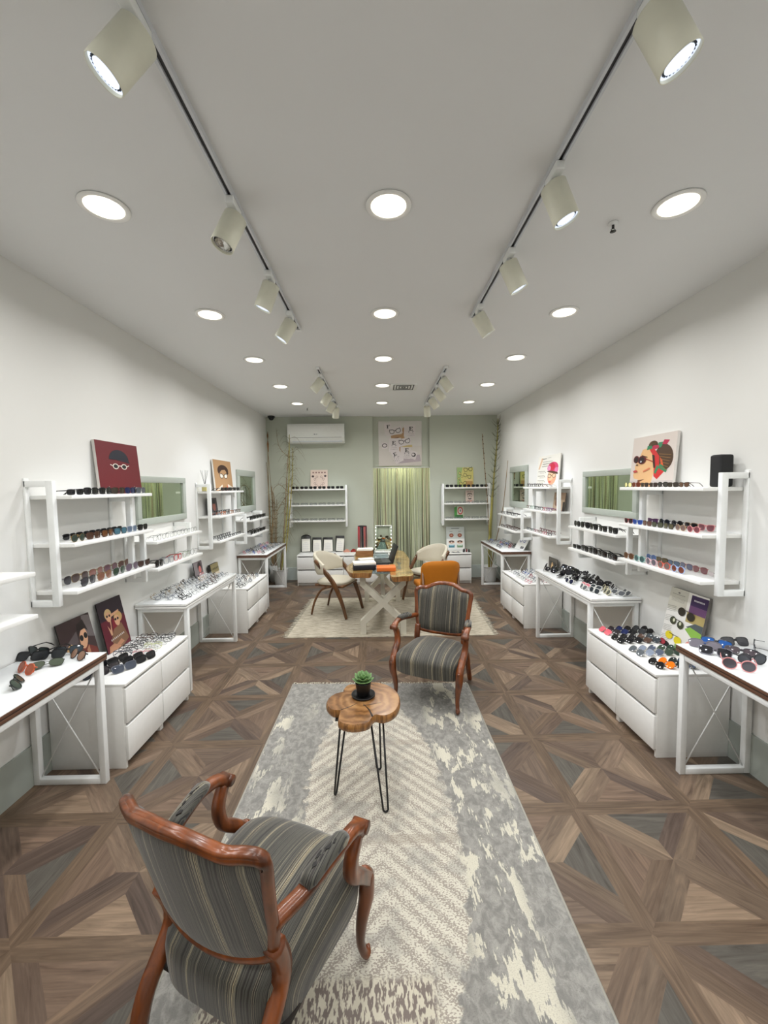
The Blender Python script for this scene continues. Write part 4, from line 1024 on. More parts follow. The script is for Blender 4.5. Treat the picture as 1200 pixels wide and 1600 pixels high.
def curtain():
    t = empty('string_curtain', (0.4125, D + 0.035, 0)); k = MB()
    k.tube((-0.515, 0, 2.045), (0.515, 0, 2.045), 0.010, n=12); k.build('curtain_rod', WMETAL, t)
    k = MB(); n = 96; pitch = 1.02 / n
    tones = 7
    for i in range(n):
        x = -0.51 + pitch * (i + 0.5) + rnd.uniform(-0.002, 0.002); a = rnd.uniform(-1.0, 1.0); w_ = rnd.uniform(0.0034, 0.0058); mi = rnd.choice([0, 0, 0, 1, 1, 2, 2, 3, 4, 5, 6])
        pts = []; ph = rnd.uniform(0, 6); 
        for j in range(13):
            z = lerp(2.05, 0.02, j / 12); pts.append((x + 0.003 * math.sin(ph + j * 0.7), 0.006 * math.sin(ph * 2 + j * 0.5), z, a + 0.35 * math.sin(ph + j * 0.45)))
        vs_ = []
        for (px_, py_, pz_, aa) in pts:
            c_, s_ = math.cos(aa) * w_, math.sin(aa) * w_; vs_ += [(px_ - c_, py_ - s_, pz_), (px_ + c_, py_ + s_, pz_), (px_ + c_, py_ + s_ + 0.0006, pz_), (px_ - c_, py_ - s_ + 0.0006, pz_)]
        fs_ = []
        for j in range(12):
            b_ = j * 4
            for q in range(4): fs_.append((b_ + q, b_ + (q + 1) % 4, b_ + 4 + (q + 1) % 4, b_ + 4 + q))
        k.add(vs_, fs_, mi, True)
    SC = [mat('strand_%d' % i, c, 0.32, m_, var=0.10, nscale=6) for i, (c, m_) in enumerate([((218, 226, 188), 0.1), ((206, 214, 186), 0.2), ((190, 198, 180), 0.3), ((232, 236, 212), 0.1), ((146, 148, 128), 0.25), ((206, 184, 164), 0.1), ((76, 78, 66), 0.25)])]
    o = k.build('hanging_strands', SC, t); o['kind'] = 'stuff'
    tag(t, 'shimmering pale green string curtain closing the doorway in the back wall', 'curtain')
curtain()
d = lamp_data('back_room_lamp', 'POINT', 42, (1.0, 0.98, 0.66), shadow_soft_size=0.06)
t = empty('back_room_ceiling_lamp', (0.41, D + 0.55, 2.35)); lo = bpy.data.objects.new('beam', d); COL.objects.link(lo); lo.parent = t; lo.location = (0, 0, -0.17)
k = MB(); k.lathe([(0.001, -0.10), (0.03, -0.095), (0.045, -0.06), (0.04, -0.02), (0.02, 0.0)], n=16, caps=False); k.build('shade', mat('lit_shade', (255, 246, 200), 0.5, emit=3, var=0), t)
tag(t, 'lamp glowing in the room behind the green string curtain', 'ceiling lamp')

# ------------------------------------------------------------ boards, photographs and posters
LW, RWL = PI / 2, -PI / 2   # print faces the room from the left / right wall
def onshelf(s, y, z, u): return (X(s, u), y, z + 0.0006)
MAR = (104, 26, 34)
sh = [(MAR, rect(0, 0, 1, 1)), ((228, 224, 216), [(0.0, 0.0), (0.26, 0.0), (0.20, 0.14), (0.10, 0.09), (0.0, 0.07)]), ((228, 224, 216), [(0.74, 0.0), (1.0, 0.0), (1.0, 0.07), (0.90, 0.09), (0.80, 0.14)]), (BLK, rect(0.16, 0, 0.245, 0.13)), (BLK, rect(0.755, 0, 0.84, 0.13)),
      (MAR, ell(0.5, 0.12, 0.30, 0.13, 20)), ((30, 32, 44), ell(0.50, 0.66, 0.235, 0.20, 18, 0, 0, PI)), ((30, 32, 44), [(0.27, 0.655), (0.73, 0.655), (0.76, 0.605), (0.64, 0.625), (0.42, 0.655)]),
      ((226, 218, 206), ell(0.40, 0.53, 0.070, 0.055)), (BLK, ell(0.40, 0.53, 0.052, 0.040)), ((226, 218, 206), ell(0.60, 0.53, 0.070, 0.055)), (BLK, ell(0.60, 0.53, 0.052, 0.040)), ((226, 218, 206), rect(0.46, 0.535, 0.54, 0.55)), ((226, 218, 206), quad(0.31, 0.545, 0.08, 0.014, -0.4)), ((226, 218, 206), quad(0.69, 0.545, 0.08, 0.014, 0.4))]
art('portrait_canvas', 0.50, 0.385, 0.02, MAR, sh, onshelf(-1, 3.165 + 0.02, ZS[0], 2.015), LW, 0.10, lb='dark red portrait canvas with cap and round glasses on the near left shelf', edge=(200, 196, 190)) if False else \
art('portrait_canvas', 0.50, 0.385, 0.02, MAR, sh, onshelf(-1, 3.16, ZS[0], 2.035), LW, 0.08, lb='dark red portrait canvas with cap and round glasses, on the near left shelf', edge=(200, 196, 190))
TAN = (178, 140, 100); HB = (62, 38, 30)
sh = [(HB, ell(0.5, 0.66, 0.31, 0.19, 24)), (TAN, ell(0.47, 0.57, 0.22, 0.15, 20)), (HB, [(0.22, 0.66), (0.30, 0.80), (0.58, 0.80), (0.62, 0.70), (0.40, 0.67), (0.30, 0.58), (0.24, 0.56)]), (TAN, rect(0.36, 0.40, 0.62, 0.58)), (HB, [(0.66, 0.72), (0.80, 0.70), (0.80, 0.56), (0.74, 0.54), (0.70, 0.62)]),
      ((232, 222, 206), [(0.05, 0.04), (0.38, 0.20), (0.42, 0.04)]), ((232, 222, 206), [(0.62, 0.04), (0.70, 0.22), (1.0, 0.10), (1.0, 0.0)]), ((214, 70, 44), [(0.36, 0.0), (0.38, 0.16), (0.45, 0.0)]), ((214, 70, 44), [(0.58, 0.0), (0.68, 0.20), (0.72, 0.0)])]
sh += specs(BLK, 0.50, 0.475, 0.44, 0.0, fill=(232, 226, 214))
art('portrait_canvas', 0.58, 0.385, 0.02, TAN, sh, onshelf(-1, 5.24, ZS[0], 2.035), LW, 0.08, lb='tan portrait canvas with brown hair and black glasses, on the farther left shelf', edge=(226, 222, 214))
SK = (206, 158, 124); SK2 = (176, 126, 96)
sh = [((52, 34, 36), rect(0, 0.55, 1, 1)), ((84, 74, 76), [(0.1, 0.25), (0.5, 0.55), (0.5, 0.75), (0.1, 0.55)]), ((104, 96, 96), [(0.70, 0.6), (1, 0.5), (1, 0.95), (0.75, 1.0)]), ((110, 48, 40), [(0.42, 0.0), (0.52, 0.36), (0.72, 0.42), (0.98, 0.28), (1.0, 0.0)]), (SK, ell(0.66, 0.56, 0.12, 0.20, 18, -0.3)), ((34, 24, 24), [(0.50, 0.62), (0.54, 0.86), (0.76, 0.92), (0.84, 0.66), (0.76, 0.74), (0.58, 0.72)]), (BLK, ell(0.60, 0.58, 0.055, 0.06)), (BLK, ell(0.73, 0.60, 0.055, 0.06)), (SK2, [(0.66, 0.32), (0.76, 0.40), (0.76, 0.18), (0.70, 0.16)]),
      ((186, 150, 104), ell(0.24, 0.30, 0.17, 0.26, 18)), (SK, ell(0.27, 0.22, 0.11, 0.20, 18)), (BLK, ell(0.33, 0.27, 0.05, 0.05)), (BLK, ell(0.20, 0.24, 0.05, 0.05))]
art('photo_board', 0.285, 0.34, 0.008, (62, 46, 46), sh, onshelf(-1, 2.625, CT, 2.00), LW, 0.22, lb='photo board of two people in sunglasses, on the near left chest, nearer one', edge=(30, 26, 26), grp='fashion photo boards')
sh = [((92, 22, 38), rect(0, 0, 1, 0.62)), ((36, 20, 34), rect(0, 0.62, 1, 1)), ((196, 168, 120), ell(0.34, 0.72, 0.14, 0.11)), (SK, ell(0.34, 0.67, 0.10, 0.10)), (BLK, ell(0.29, 0.69, 0.035, 0.025)), (BLK, ell(0.39, 0.69, 0.035, 0.025)), ((122, 24, 40), [(0.36, 0.30), (0.46, 0.58), (0.62, 0.56), (0.6, 0.3)]), (SK, [(0.22, 0.52), (0.30, 0.40), (0.40, 0.62), (0.34, 0.60), (0.34, 0.30), (0.28, 0.30)]),
      ((124, 92, 68), [(0.25, 0.22), (0.42, 0.40), (0.78, 0.46), (0.95, 0.10), (0.6, 0.0), (0.3, 0.05)]), ((186, 150, 96), ell(0.70, 0.60, 0.17, 0.11)), (SK, ell(0.64, 0.54, 0.11, 0.11)), (BLK, ell(0.58, 0.57, 0.04, 0.028)), (BLK, ell(0.68, 0.57, 0.04, 0.028)), (SK, [(0.40, 0.70), (0.78, 0.74), (0.78, 0.70), (0.44, 0.65)]), (SK2, [(0.05, 0.0), (0.10, 0.12), (0.30, 0.14), (0.55, 0.04), (0.5, 0.0)]), (SK2, [(0.40, 0.10), (0.62, 0.16), (0.72, 0.08), (0.55, 0.05)])]
for i in range(9): sh.append(((214, 208, 204), quad(0.24 + i * 0.065, 0.215 + i * 0.004, 0.03, 0.035, 0.06)))
art('photo_board', 0.265, 0.37, 0.008, (92, 22, 38), sh, onshelf(-1, 2.975, CT, 2.00), LW, 0.20, lb='dark red photo board of two blond people, on the near left chest', edge=(30, 26, 26), grp='fashion photo boards')
# small things of the farther left unit
sh = [((52, 50, 54), rect(0.0, 0.3, 0.45, 1)), ((150, 90, 76), ell(0.62, 0.48, 0.18, 0.24)), (BLK, ell(0.66, 0.78, 0.2, 0.14)), ((60, 40, 40), rect(0.4, 0.0, 0.9, 0.22))]
art('photo_card', 0.26, 0.20, 0.008, (70, 64, 66), sh, onshelf(-1, 4.83, ZS[1], 2.02), LW, 0.12, lb='small dark photo card on the middle board of the farther left shelf', edge=(30, 26, 26))
sh = [((120, 112, 114), rect(0, 0.1, 0.5, 0.95)), ((34, 24, 28), ell(0.64, 0.62, 0.22, 0.32)), ((184, 104, 98), ell(0.66, 0.42, 0.15, 0.24)), ((170, 110, 112), rect(0.45, 0, 1, 0.15))]
art('photo_card', 0.20, 0.155, 0.008, (96, 84, 88), sh, onshelf(-1, 4.49 - 0.11, TT, 2.02), LW, 0.15, lb='small photo card with a dark-haired face at the end of the left middle table', edge=(30, 26, 26)) 
t = empty('reed_diffuser', (X(-1, 2.02), 4.60, ZS[0] + 0.0006)); k = MB(); k.rbox((0, 0, 0.033), (0.055, 0.055, 0.066), 0.008); k.lathe([(0.016, 0.064), (0.016, 0.078)], n=14); k.build('bottle', mat('amber_oil_glass', (206, 196, 130), 0.1, var=0.1), t)
k = MB()
for a_, b_ in ((-0.4, 0.3), (0.25, -0.5), (-0.1, -0.9), (0.35, 0.1), (0.0, 0.55)): k.tube((0, 0, 0.06), (a_ * 0.10, b_ * 0.09, 0.235), 0.0016, n=6)
k.build('reeds', mat('black_reeds', (24, 22, 20), 0.6), t); tag(t, 'small scent diffuser with black reeds on the farther left shelf top', 'reed diffuser')
k = MB(); k.bb((-0.02, -0.03, 0), (0.02, 0.03, 0.075)); one('label_card_block', k, PAPER, 'white card block beside the reed diffuser on the farther left shelf top', 'card', (X(-1, 2.03), 4.70, ZS[0] + 0.0006))
sh = [((148, 136, 96), rect(0, 0.62, 1, 1))]
rr = random.Random(3)
for i in range(4):
    for j in range(5): sh += specs((96, 70, 52), 0.14 + j * 0.18, 0.10 + i * 0.14, 0.13, 0, fill=(222, 208, 190))
for j in range(4): sh.append(((92, 84, 56), quad(0.2 + j * 0.2, 0.8, 0.12, 0.06)))
art('catalogue_board', 0.22, 0.28, 0.03, (220, 206, 184), sh, (X(-1, 2.00), 4.70 + 0.12, CT + 0.0006), LW, 0.16, lb='tan catalogue board patterned with small spectacles, on the far left chest', edge=(40, 38, 34))
# right wall
PB = (210, 200, 192); SKT = (222, 178, 128); HR = (74, 52, 34); RED = (196, 44, 44); GRN = (52, 128, 88)
sh = [((196, 188, 184), rect(0, 0, 1, 0.12)), (SKT, [(0.20, 0.0), (0.22, 0.14), (0.10, 0.17), (0.07, 0.24), (0.11, 0.34), (0.10, 0.42), (0.16, 0.52), (0.20, 0.60), (0.26, 0.74), (0.38, 0.76), (0.55, 0.62), (0.60, 0.36), (0.56, 0.22), (0.52, 0.0)]), ((110, 64, 40), [(0.20, 0.13), (0.38, 0.15), (0.26, 0.10), (0.22, 0.03)]),
      (HR, ell(0.50, 0.80, 0.11, 0.09)), (HR, ell(0.76, 0.55, 0.20, 0.25, 24, 0.2)), (RED, [(0.40, 0.76), (0.50, 0.78), (0.66, 0.58), (0.68, 0.40), (0.80, 0.28), (0.66, 0.14), (0.58, 0.20), (0.56, 0.40), (0.52, 0.60)]), (GRN, [(0.36, 0.72), (0.37, 0.80), (0.46, 0.80), (0.52, 0.74)]), (GRN, [(0.58, 0.74), (0.62, 0.84), (0.74, 0.84), (0.68, 0.74)]), ((176, 36, 72), [(0.70, 0.80), (0.74, 0.88), (0.86, 0.86), (0.80, 0.78)]), ((176, 36, 72), ell(0.56, 0.76, 0.08, 0.04)), (GRN, [(0.66, 0.36), (0.70, 0.44), (0.86, 0.30), (0.84, 0.26)]), (GRN, [(0.58, 0.28), (0.64, 0.42), (0.68, 0.36), (0.62, 0.24)]), ((214, 84, 40), [(0.68, 0.56), (0.74, 0.50), (0.78, 0.38), (0.72, 0.42)]), ((46, 34, 26), [(0.50, 0.62), (0.56, 0.36), (0.60, 0.36), (0.56, 0.60)])]
for j in range(6): sh.append(((140, 104, 58), line(0.66 + j * 0.012, 0.62 - j * 0.05, 0.92 - j * 0.01, 0.58 - j * 0.055, 0.010)))
for j in range(4): sh.append(((120, 90, 56), line(0.42, 0.80 + j * 0.02, 0.58, 0.80 + j * 0.02, 0.006)))
sh += [((92, 22, 24), ell(0.125, 0.555, 0.07, 0.075)), ((34, 18, 20), ell(0.125, 0.55, 0.050, 0.055)), ((92, 22, 24), ell(0.27, 0.535, 0.10, 0.085)), ((34, 18, 20), ell(0.265, 0.53, 0.072, 0.062)), ((200, 196, 206), ell(0.25, 0.50, 0.018, 0.018)), ((150, 30, 26), line(0.36, 0.55, 0.55, 0.48, 0.016)), ((64, 42, 30), line(0.26, 0.625, 0.40, 0.58, 0.014)), ((176, 62, 58), ell(0.13, 0.31, 0.055, 0.025)), ((208, 120, 84), line(0.33, 0.30, 0.48, 0.36, 0.03)), ((84, 52, 34), ell(0.16, 0.44, 0.03, 0.015))]
art('portrait_canvas', 0.50, 0.40, 0.02, PB, sh, onshelf(1, 3.145, ZS[0], 2.035), RWL, 0.08, lb='painted woman with red sunglasses and floral turban, canvas on near right shelf', edge=(226, 222, 216))
k = MB(); k.rbox((0, 0, 0.098), (0.085, 0.085, 0.196), 0.014, seg=3); one('loudspeaker', k, mat('black_speaker_cloth', (30, 30, 31), 0.8, bump=0.4, nscale=500), 'small black box speaker standing on the near right shelf', 'speaker', (X(1, 2.02), 2.46, ZS[0] + 0.0006))
sh = [((236, 234, 228), rect(0, 0, 1, 1)), ((210, 208, 196), rect(0, 0.62, 0.5, 1))]
sh += [((58, 36, 84), rect(0.58, 0.80, 1.0, 0.97)), ((108, 72, 116), rect(0.58, 0.68, 1.0, 0.80)), ((178, 160, 104), rect(0.55, 0.52, 1.0, 0.68)), ((84, 92, 96), [(0.60, 0.44), (1.0, 0.40), (1.0, 0.54), (0.80, 0.54)]), ((142, 188, 80), [(0.58, 0.40), (1.0, 0.20), (1.0, 0.42), (0.7, 0.46)]), ((228, 150, 140), ell(0.82, 0.16, 0.15, 0.09)), ((188, 60, 70), ell(0.78, 0.17, 0.05, 0.04)), ((150, 190, 120), rect(0.42, 0.0, 0.75, 0.10)), ((28, 24, 26), ell(0.18, 0.02, 0.12, 0.06))]
for j in range(9): sh.append(((226, 222, 230), rect(0.66 + j * 0.03, 0.88, 0.68 + j * 0.03, 0.905)))
sh.append(((90, 88, 86), rect(0.08, 0.90, 0.42, 0.905))); sh.append(((90, 88, 86), ell(0.25, 0.935, 0.03, 0.01)))
for j in range(4): sh.append(((120, 118, 114), rect(0.08, 0.84 - j * 0.018, 0.44, 0.843 - j * 0.018)))
for b in range(4):
    for j in range(4): sh.append(((130, 128, 124), line(0.02, 0.68 - b * 0.17 - j * 0.028, 0.26, 0.70 - b * 0.17 - j * 0.028, 0.005)))
def pair(cx, cy, rx, ry, c, rot=0): return [(c, ell(cx - rx * 1.25, cy + 0.02, rx, ry, 16, rot)), (c, ell(cx + rx * 1.25, cy - 0.01, rx, ry, 16, rot)), ((60, 50, 44), line(cx - rx * 1.2, cy + ry * 0.9, cx + rx * 1.3, cy + ry * 0.75, 0.010))]
sh += pair(0.55, 0.63, 0.10, 0.07, (48, 42, 32)) + pair(0.36, 0.44, 0.085, 0.065, (62, 66, 44)) + [((214, 216, 190), ell(0.28, 0.47, 0.03, 0.03)), ((214, 216, 190), ell(0.46, 0.45, 0.03, 0.03))] + pair(0.36, 0.18, 0.10, 0.065, (226, 208, 40)) + [((150, 50, 60), ell(0.10, 0.05, 0.09, 0.05))]
art('catalogue_board', 0.33, 0.42, 0.02, (236, 234, 228), sh, (X(1, 1.985), 2.735, CT + 0.0006), RWL + 0.03, 0.20, lb='catalogue board with pictures of sunglasses, leaning on the near right chest', edge=(120, 116, 112))
PINK = (206, 66, 108)
sh = [((222, 186, 154), [(0.04, 0.58), (0.16, 0.92), (0.24, 0.94), (0.20, 0.80), (0.10, 0.56)]), ((226, 160, 128), ell(0.70, 0.30, 0.19, 0.24, 20)), ((232, 190, 150), ell(0.66, 0.34, 0.12, 0.14)), (PINK, ell(0.72, 0.60, 0.23, 0.17)), ((196, 40, 66), ell(0.70, 0.62, 0.11, 0.11)), ((216, 142, 178), ell(0.55, 0.58, 0.08, 0.08)), ((210, 120, 160), ell(0.88, 0.52, 0.08, 0.08)), ((90, 58, 46), [(0.46, 0.50), (0.52, 0.46), (0.95, 0.38), (0.94, 0.44), (0.7, 0.50)]), ((200, 64, 60), ell(0.63, 0.15, 0.06, 0.02))]
sh += specs((60, 44, 40), 0.70, 0.335, 0.36, 0.05, fill=(232, 196, 160))
for j in range(3):
    sh += [((70, 60, 52), line(0.06, 0.50 - j * 0.15, 0.36, 0.50 - j * 0.15, 0.010)), ((70, 60, 52), line(0.36, 0.50 - j * 0.15, 0.42, 0.44 - j * 0.15, 0.010))]
    for q in range(3): sh.append(((170, 166, 158), line(0.14, 0.465 - j * 0.15 - q * 0.02, 0.36, 0.465 - j * 0.15 - q * 0.02, 0.004)))
sh += [((60, 60, 60), line(0.22, 0.90, 0.42, 0.90, 0.012)), ((130, 130, 128), line(0.46, 0.92, 0.62, 0.92, 0.006)), ((110, 108, 106), line(0.24, 0.80, 0.70, 0.80, 0.008)), ((84, 80, 78), line(0.24, 0.73, 0.72, 0.735, 0.010)), ((96, 92, 90), line(0.22, 0.655, 0.50, 0.66, 0.012))]
art('poster_board', 0.66, 0.395, 0.012, (228, 226, 216), sh, onshelf(1, 5.09, ZS[0], 2.035), RWL, 0.08, lb='white poster board with a face in a pink flower turban, on the farther right shelf', edge=(210, 208, 200))
sh = [((176, 148, 124), rect(0, 0.62, 1, 1)), ((196, 172, 146), rect(0.05, 0.1, 0.95, 0.62)), (BLK, ell(0.30, 0.62, 0.12, 0.17)), ((120, 74, 58), ell(0.30, 0.45, 0.12, 0.22)), ((38, 30, 30), rect(0.84, 0, 1, 0.5))]
art('photo_card', 0.30, 0.215, 0.008, (186, 160, 136), sh, onshelf(1, 4.74, ZS[1], 2.03), RWL, 0.12, lb='tan photo card with a dark-haired head on the middle board of the farther right shelf', edge=(96, 86, 78))
sh = [((96, 92, 84), rect(0, 0.6, 1, 1)), ((60, 58, 54), rect(0.15, 0.1, 0.85, 0.85)), ((176, 140, 92), ell(0.45, 0.45, 0.16, 0.36)), ((216, 190, 140), ell(0.45, 0.60, 0.08, 0.12)), ((206, 180, 140), line(0.2, 0.3, 0.6, 0.5, 0.05))]
art('photo_board', 0.24, 0.27, 0.01, (120, 114, 102), sh, (X(1, 2.04), 4.905, CT + 0.0006 + 0.0), RWL, 0.05, lb='dark photo board leaning behind the right middle table, on the far right chest', edge=(90, 86, 80))
sh = [((58, 60, 150), ell(0.3, 0.72, 0.12, 0.14)), ((58, 60, 150), ell(0.66, 0.74, 0.12, 0.14)), ((226, 228, 230), ell(0.3, 0.72, 0.07, 0.09)), ((226, 228, 230), ell(0.66, 0.74, 0.07, 0.09)), ((110, 110, 116), rect(0.55, 0.1, 0.9, 0.3))]
art('leaning_card', 0.24, 0.19, 0.006, (232, 232, 230), sh, (X(1, 1.96), 5.86, TT + 0.0006), RWL + 0.2, 0.55, lb='white card printed with blue spectacles, tilted on the far right table', edge=(226, 226, 222))
# back wall boards
sh = []
CK = (60, 44, 44)
for j in range(5): sh.append(((150, 116, 108), quad(0.16 + j * 0.17, 0.86, 0.09, 0.07)))
sh += [(CK, ell(0.14, 0.66, 0.07, 0.055)), (CK, ell(0.86, 0.68, 0.07, 0.055))]
for a_ in range(4):
    r_ = PI / 4 + a_ * PI / 2; sh += specs((120, 90, 84), 0.5 + 0.27 * math.cos(r_), 0.40 + 0.25 * math.sin(r_), 0.30, r_ + PI / 2, fill=(226, 204, 190))
for a_ in range(12): r_ = a_ * PI / 6; sh.append(((176, 146, 134), quad(0.5 + 0.16 * math.cos(r_), 0.40 + 0.14 * math.sin(r_), 0.03, 0.012, r_)))
art('poster_board', 0.31, 0.345, 0.015, (226, 206, 192), sh, (-1.085, D - 0.052, ZS[0] + 0.0006), 0, 0.10, lb='pink poster board of spectacles on the back wall shelf left of the doorway', edge=(232, 226, 220))
YG = (198, 190, 112)
sh = [((150, 176, 112), [(0, 0), (0.35, 0), (0.2, 0.5), (0.35, 1), (0, 1)]), ((176, 140, 84), rect(0.45, 0.02, 0.95, 0.30)), ((212, 190, 130), rect(0.5, 0.3, 0.95, 0.4))]
for (cx_, cy_, s_, r_) in ((0.22, 0.62, 0.36, -0.9), (0.62, 0.55, 0.50, -0.35), (0.34, 0.18, 0.46, 0.15), (0.68, 0.88, 0.55, 0.1), (0.12, 0.35, 0.3, -1.2)): sh += specs((34, 38, 26), cx_, cy_, s_, r_, fill=YG)
art('poster_board', 0.295, 0.36, 0.015, YG, sh, (1.575, D - 0.052, ZS[0] + 0.0006), 0, 0.10, lb='yellow green poster board crossed by black spectacles, on the shelf right of the doorway', edge=(206, 200, 150))
sh = [((176, 150, 140), quad(0.2 + 0.2 * j, 0.88, 0.12, 0.10)) for j in range(4)]
sh += specs(BLK, 0.5, 0.55, 0.62, 0.0, fill=(224, 206, 194)) + [(BLK, ell(0.5, 0.66, 0.30, 0.10, 16, 0, 0, PI)), ((224, 206, 194), ell(0.5, 0.64, 0.22, 0.06, 16, 0, 0, PI)), (BLK, ell(0.5, 0.36, 0.22, 0.10, 16, 0, PI, 2 * PI)), ((224, 206, 194), ell(0.5, 0.38, 0.14, 0.05, 16, 0, PI, 2 * PI)), ((196, 80, 64), line(0.2, 0.12, 0.8, 0.12, 0.05))]
art('photo_card', 0.15, 0.225, 0.008, (224, 206, 194), sh, (1.655, D - 0.05, ZS[1] + 0.0006), 0, 0.08, lb='cream card with round black drawn glasses on the middle board of the right back shelf', edge=(230, 224, 216))
sh = [((84, 160, 76), [(0, 0), (0.28, 0), (0.28, 1), (0, 0.9)]), ((56, 120, 58), rect(0.1, 0.0, 0.9, 0.26)), ((196, 60, 66), ell(0.62, 0.62, 0.28, 0.32)), ((232, 220, 216), ell(0.62, 0.62, 0.19, 0.23)), ((110, 120, 110), ell(0.62, 0.62, 0.07, 0.10))]
art('photo_card', 0.175, 0.215, 0.008, (206, 212, 190), sh, (1.46, D - 0.05, ZS[2] + 0.0006), 0, 0.08, lb='green card with a red ring on the lowest board of the right back shelf', edge=(226, 230, 220))
IR = [(150, 84, 60), (90, 52, 38)]
sh = [((196, 202, 198), rect(0, 0.48, 1, 1)), ((118, 122, 120), line(0.28, 0.93, 0.72, 0.93, 0.03)), ((90, 92, 90), line(0.18, 0.80, 0.34, 0.80, 0.015)), ((90, 92, 90), line(0.66, 0.80, 0.82, 0.80, 0.015)), ((232, 232, 228), rect(0, 0, 1, 0.48))]
for cx_ in (0.28, 0.74):
    sh += [(IR[0], ell(cx_, 0.63, 0.12, 0.085)), ((190, 140, 120), ell(cx_, 0.63, 0.06, 0.04)), ((214, 176, 152), ell(cx_, 0.34, 0.17, 0.07)), ((70, 42, 34), ell(cx_, 0.36, 0.14, 0.045)), ((232, 220, 210), ell(cx_, 0.335, 0.05, 0.02))]
sh += [((64, 128, 144), rect(0.12, 0.10, 0.44, 0.22)), ((150, 190, 206), rect(0.16, 0.17, 0.40, 0.22)), ((120, 150, 116), rect(0.58, 0.10, 0.90, 0.22)), ((186, 206, 190), rect(0.62, 0.17, 0.86, 0.22))]
art('display_board', 0.33, 0.42, 0.018, (224, 226, 222), sh, (1.385, D - 0.11, CT + 0.0006), 0, 0.16, lb='grey and white board with pictures of eyes, standing on the right back chest', edge=(214, 216, 212))
# clipboards on the left back chest
for i, (x, w_, h_, lb) in enumerate(((-1.345, 0.175, 0.29, 'black clipboard with arched top on the back chest, leftmost'), (-1.145, 0.165, 0.265, 'black clipboard with two white sheets on the back chest, second from left'), (-0.945, 0.175, 0.265, 'black clipboard with fanned white sheets on the back chest, third from left'), (-0.725, 0.16, 0.29, 'black clipboard on the back chest, nearest the doorway'))):
    t = empty('clipboard', (x, D - 0.12, CT + 0.0006)); lean = Matrix.Rotation(-0.26, 3, 'X')
    k = MB(); k.rbox(lean @ Vector((0, 0.004, h_ / 2 + 0.003)) + Vector((0, 0.0, 0.001)), (w_, 0.006, h_), 0.003, rot=lean)
    if i == 0: k.lathe([(0.001, -0.003), (w_ * 0.42, -0.003), (w_ * 0.42, 0.003), (0.001, 0.003)], lean @ Vector((0, 0.004, h_)), n=28, rot=lean @ Matrix.Rotation(PI / 2, 3, 'X') @ Matrix.Diagonal((1, 0.45, 1)))
    k.build('backing_board', BLACK, t)
    k = MB(); k.rbox(lean @ Vector((0.004, -0.004, h_ * 0.44)), (w_ * 0.86, 0.004, h_ * 0.80), 0.0008, rot=lean @ Matrix.Rotation(0.03 * (i - 1), 3, 'Y'))
    if i in (1, 2): k.rbox(lean @ Vector((0.014, -0.0075, h_ * 0.36)), (w_ * 0.84, 0.002, h_ * 0.68), 0.0006, rot=lean @ Matrix.Rotation(-0.05, 3, 'Y'))
    k.build('paper_sheet', PAPER, t)
    k = MB()
    for j in range(9): k.box(lean @ Vector((0.0, -0.0062 if i not in (1, 2) else -0.0090, h_ * (0.62 - 0.06 * j))), (w_ * (0.6 if j else 0.3), 0.0006, 0.003), rot=lean)
    k.build('printed_text', mat('grey_print', (170, 170, 184), 0.7), t)
    tag(t, lb, 'clipboard', 'clipboards on the left back chest')
k = MB()
for a_, c_ in ((0.0, 0), (0.35, 0), (-0.3, 0)): k.box((0.02 * a_, 0, 0.002 + 0.0042 * (a_ + 0.3)), (0.20, 0.12, 0.004), rot=Matrix.Rotation(a_ * 0.3, 3, 'Z'))
one('leaflet_stack', k, PAPER, 'thin pile of leaflets on the right end of the clipboard chest', 'leaflets', (-0.50, D - 0.28, CT + 0.0006))
for i, (x, y, c_, lb) in enumerate(((-0.595, D - 0.16, (206, 150, 130), 'small pink crumpled cloth on the clipboard chest'), (-0.475, D - 0.15, (150, 52, 44), 'small red crumpled cloth on the clipboard chest'))):
    k = MB(); rr = random.Random(i)
    ph = [rr.uniform(0, 6) for _ in range(4)]
    k.grid(lambda u, v: Vector(((0.045 + 0.010 * math.sin(5 * u * 2 * PI + ph[0])) * math.cos(u * 2 * PI) * math.cos(v * PI / 2) * 1.2, (0.035 + 0.008 * math.sin(4 * u * 2 * PI + ph[1])) * math.sin(u * 2 * PI) * math.cos(v * PI / 2), 0.045 * math.sin(v * PI / 2) * (1 + 0.25 * math.sin(7 * u * 2 * PI + ph[2])))), 36, 8)
    one('cleaning_cloth', k, mat('cloth_%d' % i, c_, 0.9), lb, 'cloth', (x, y, CT + 0.0006))
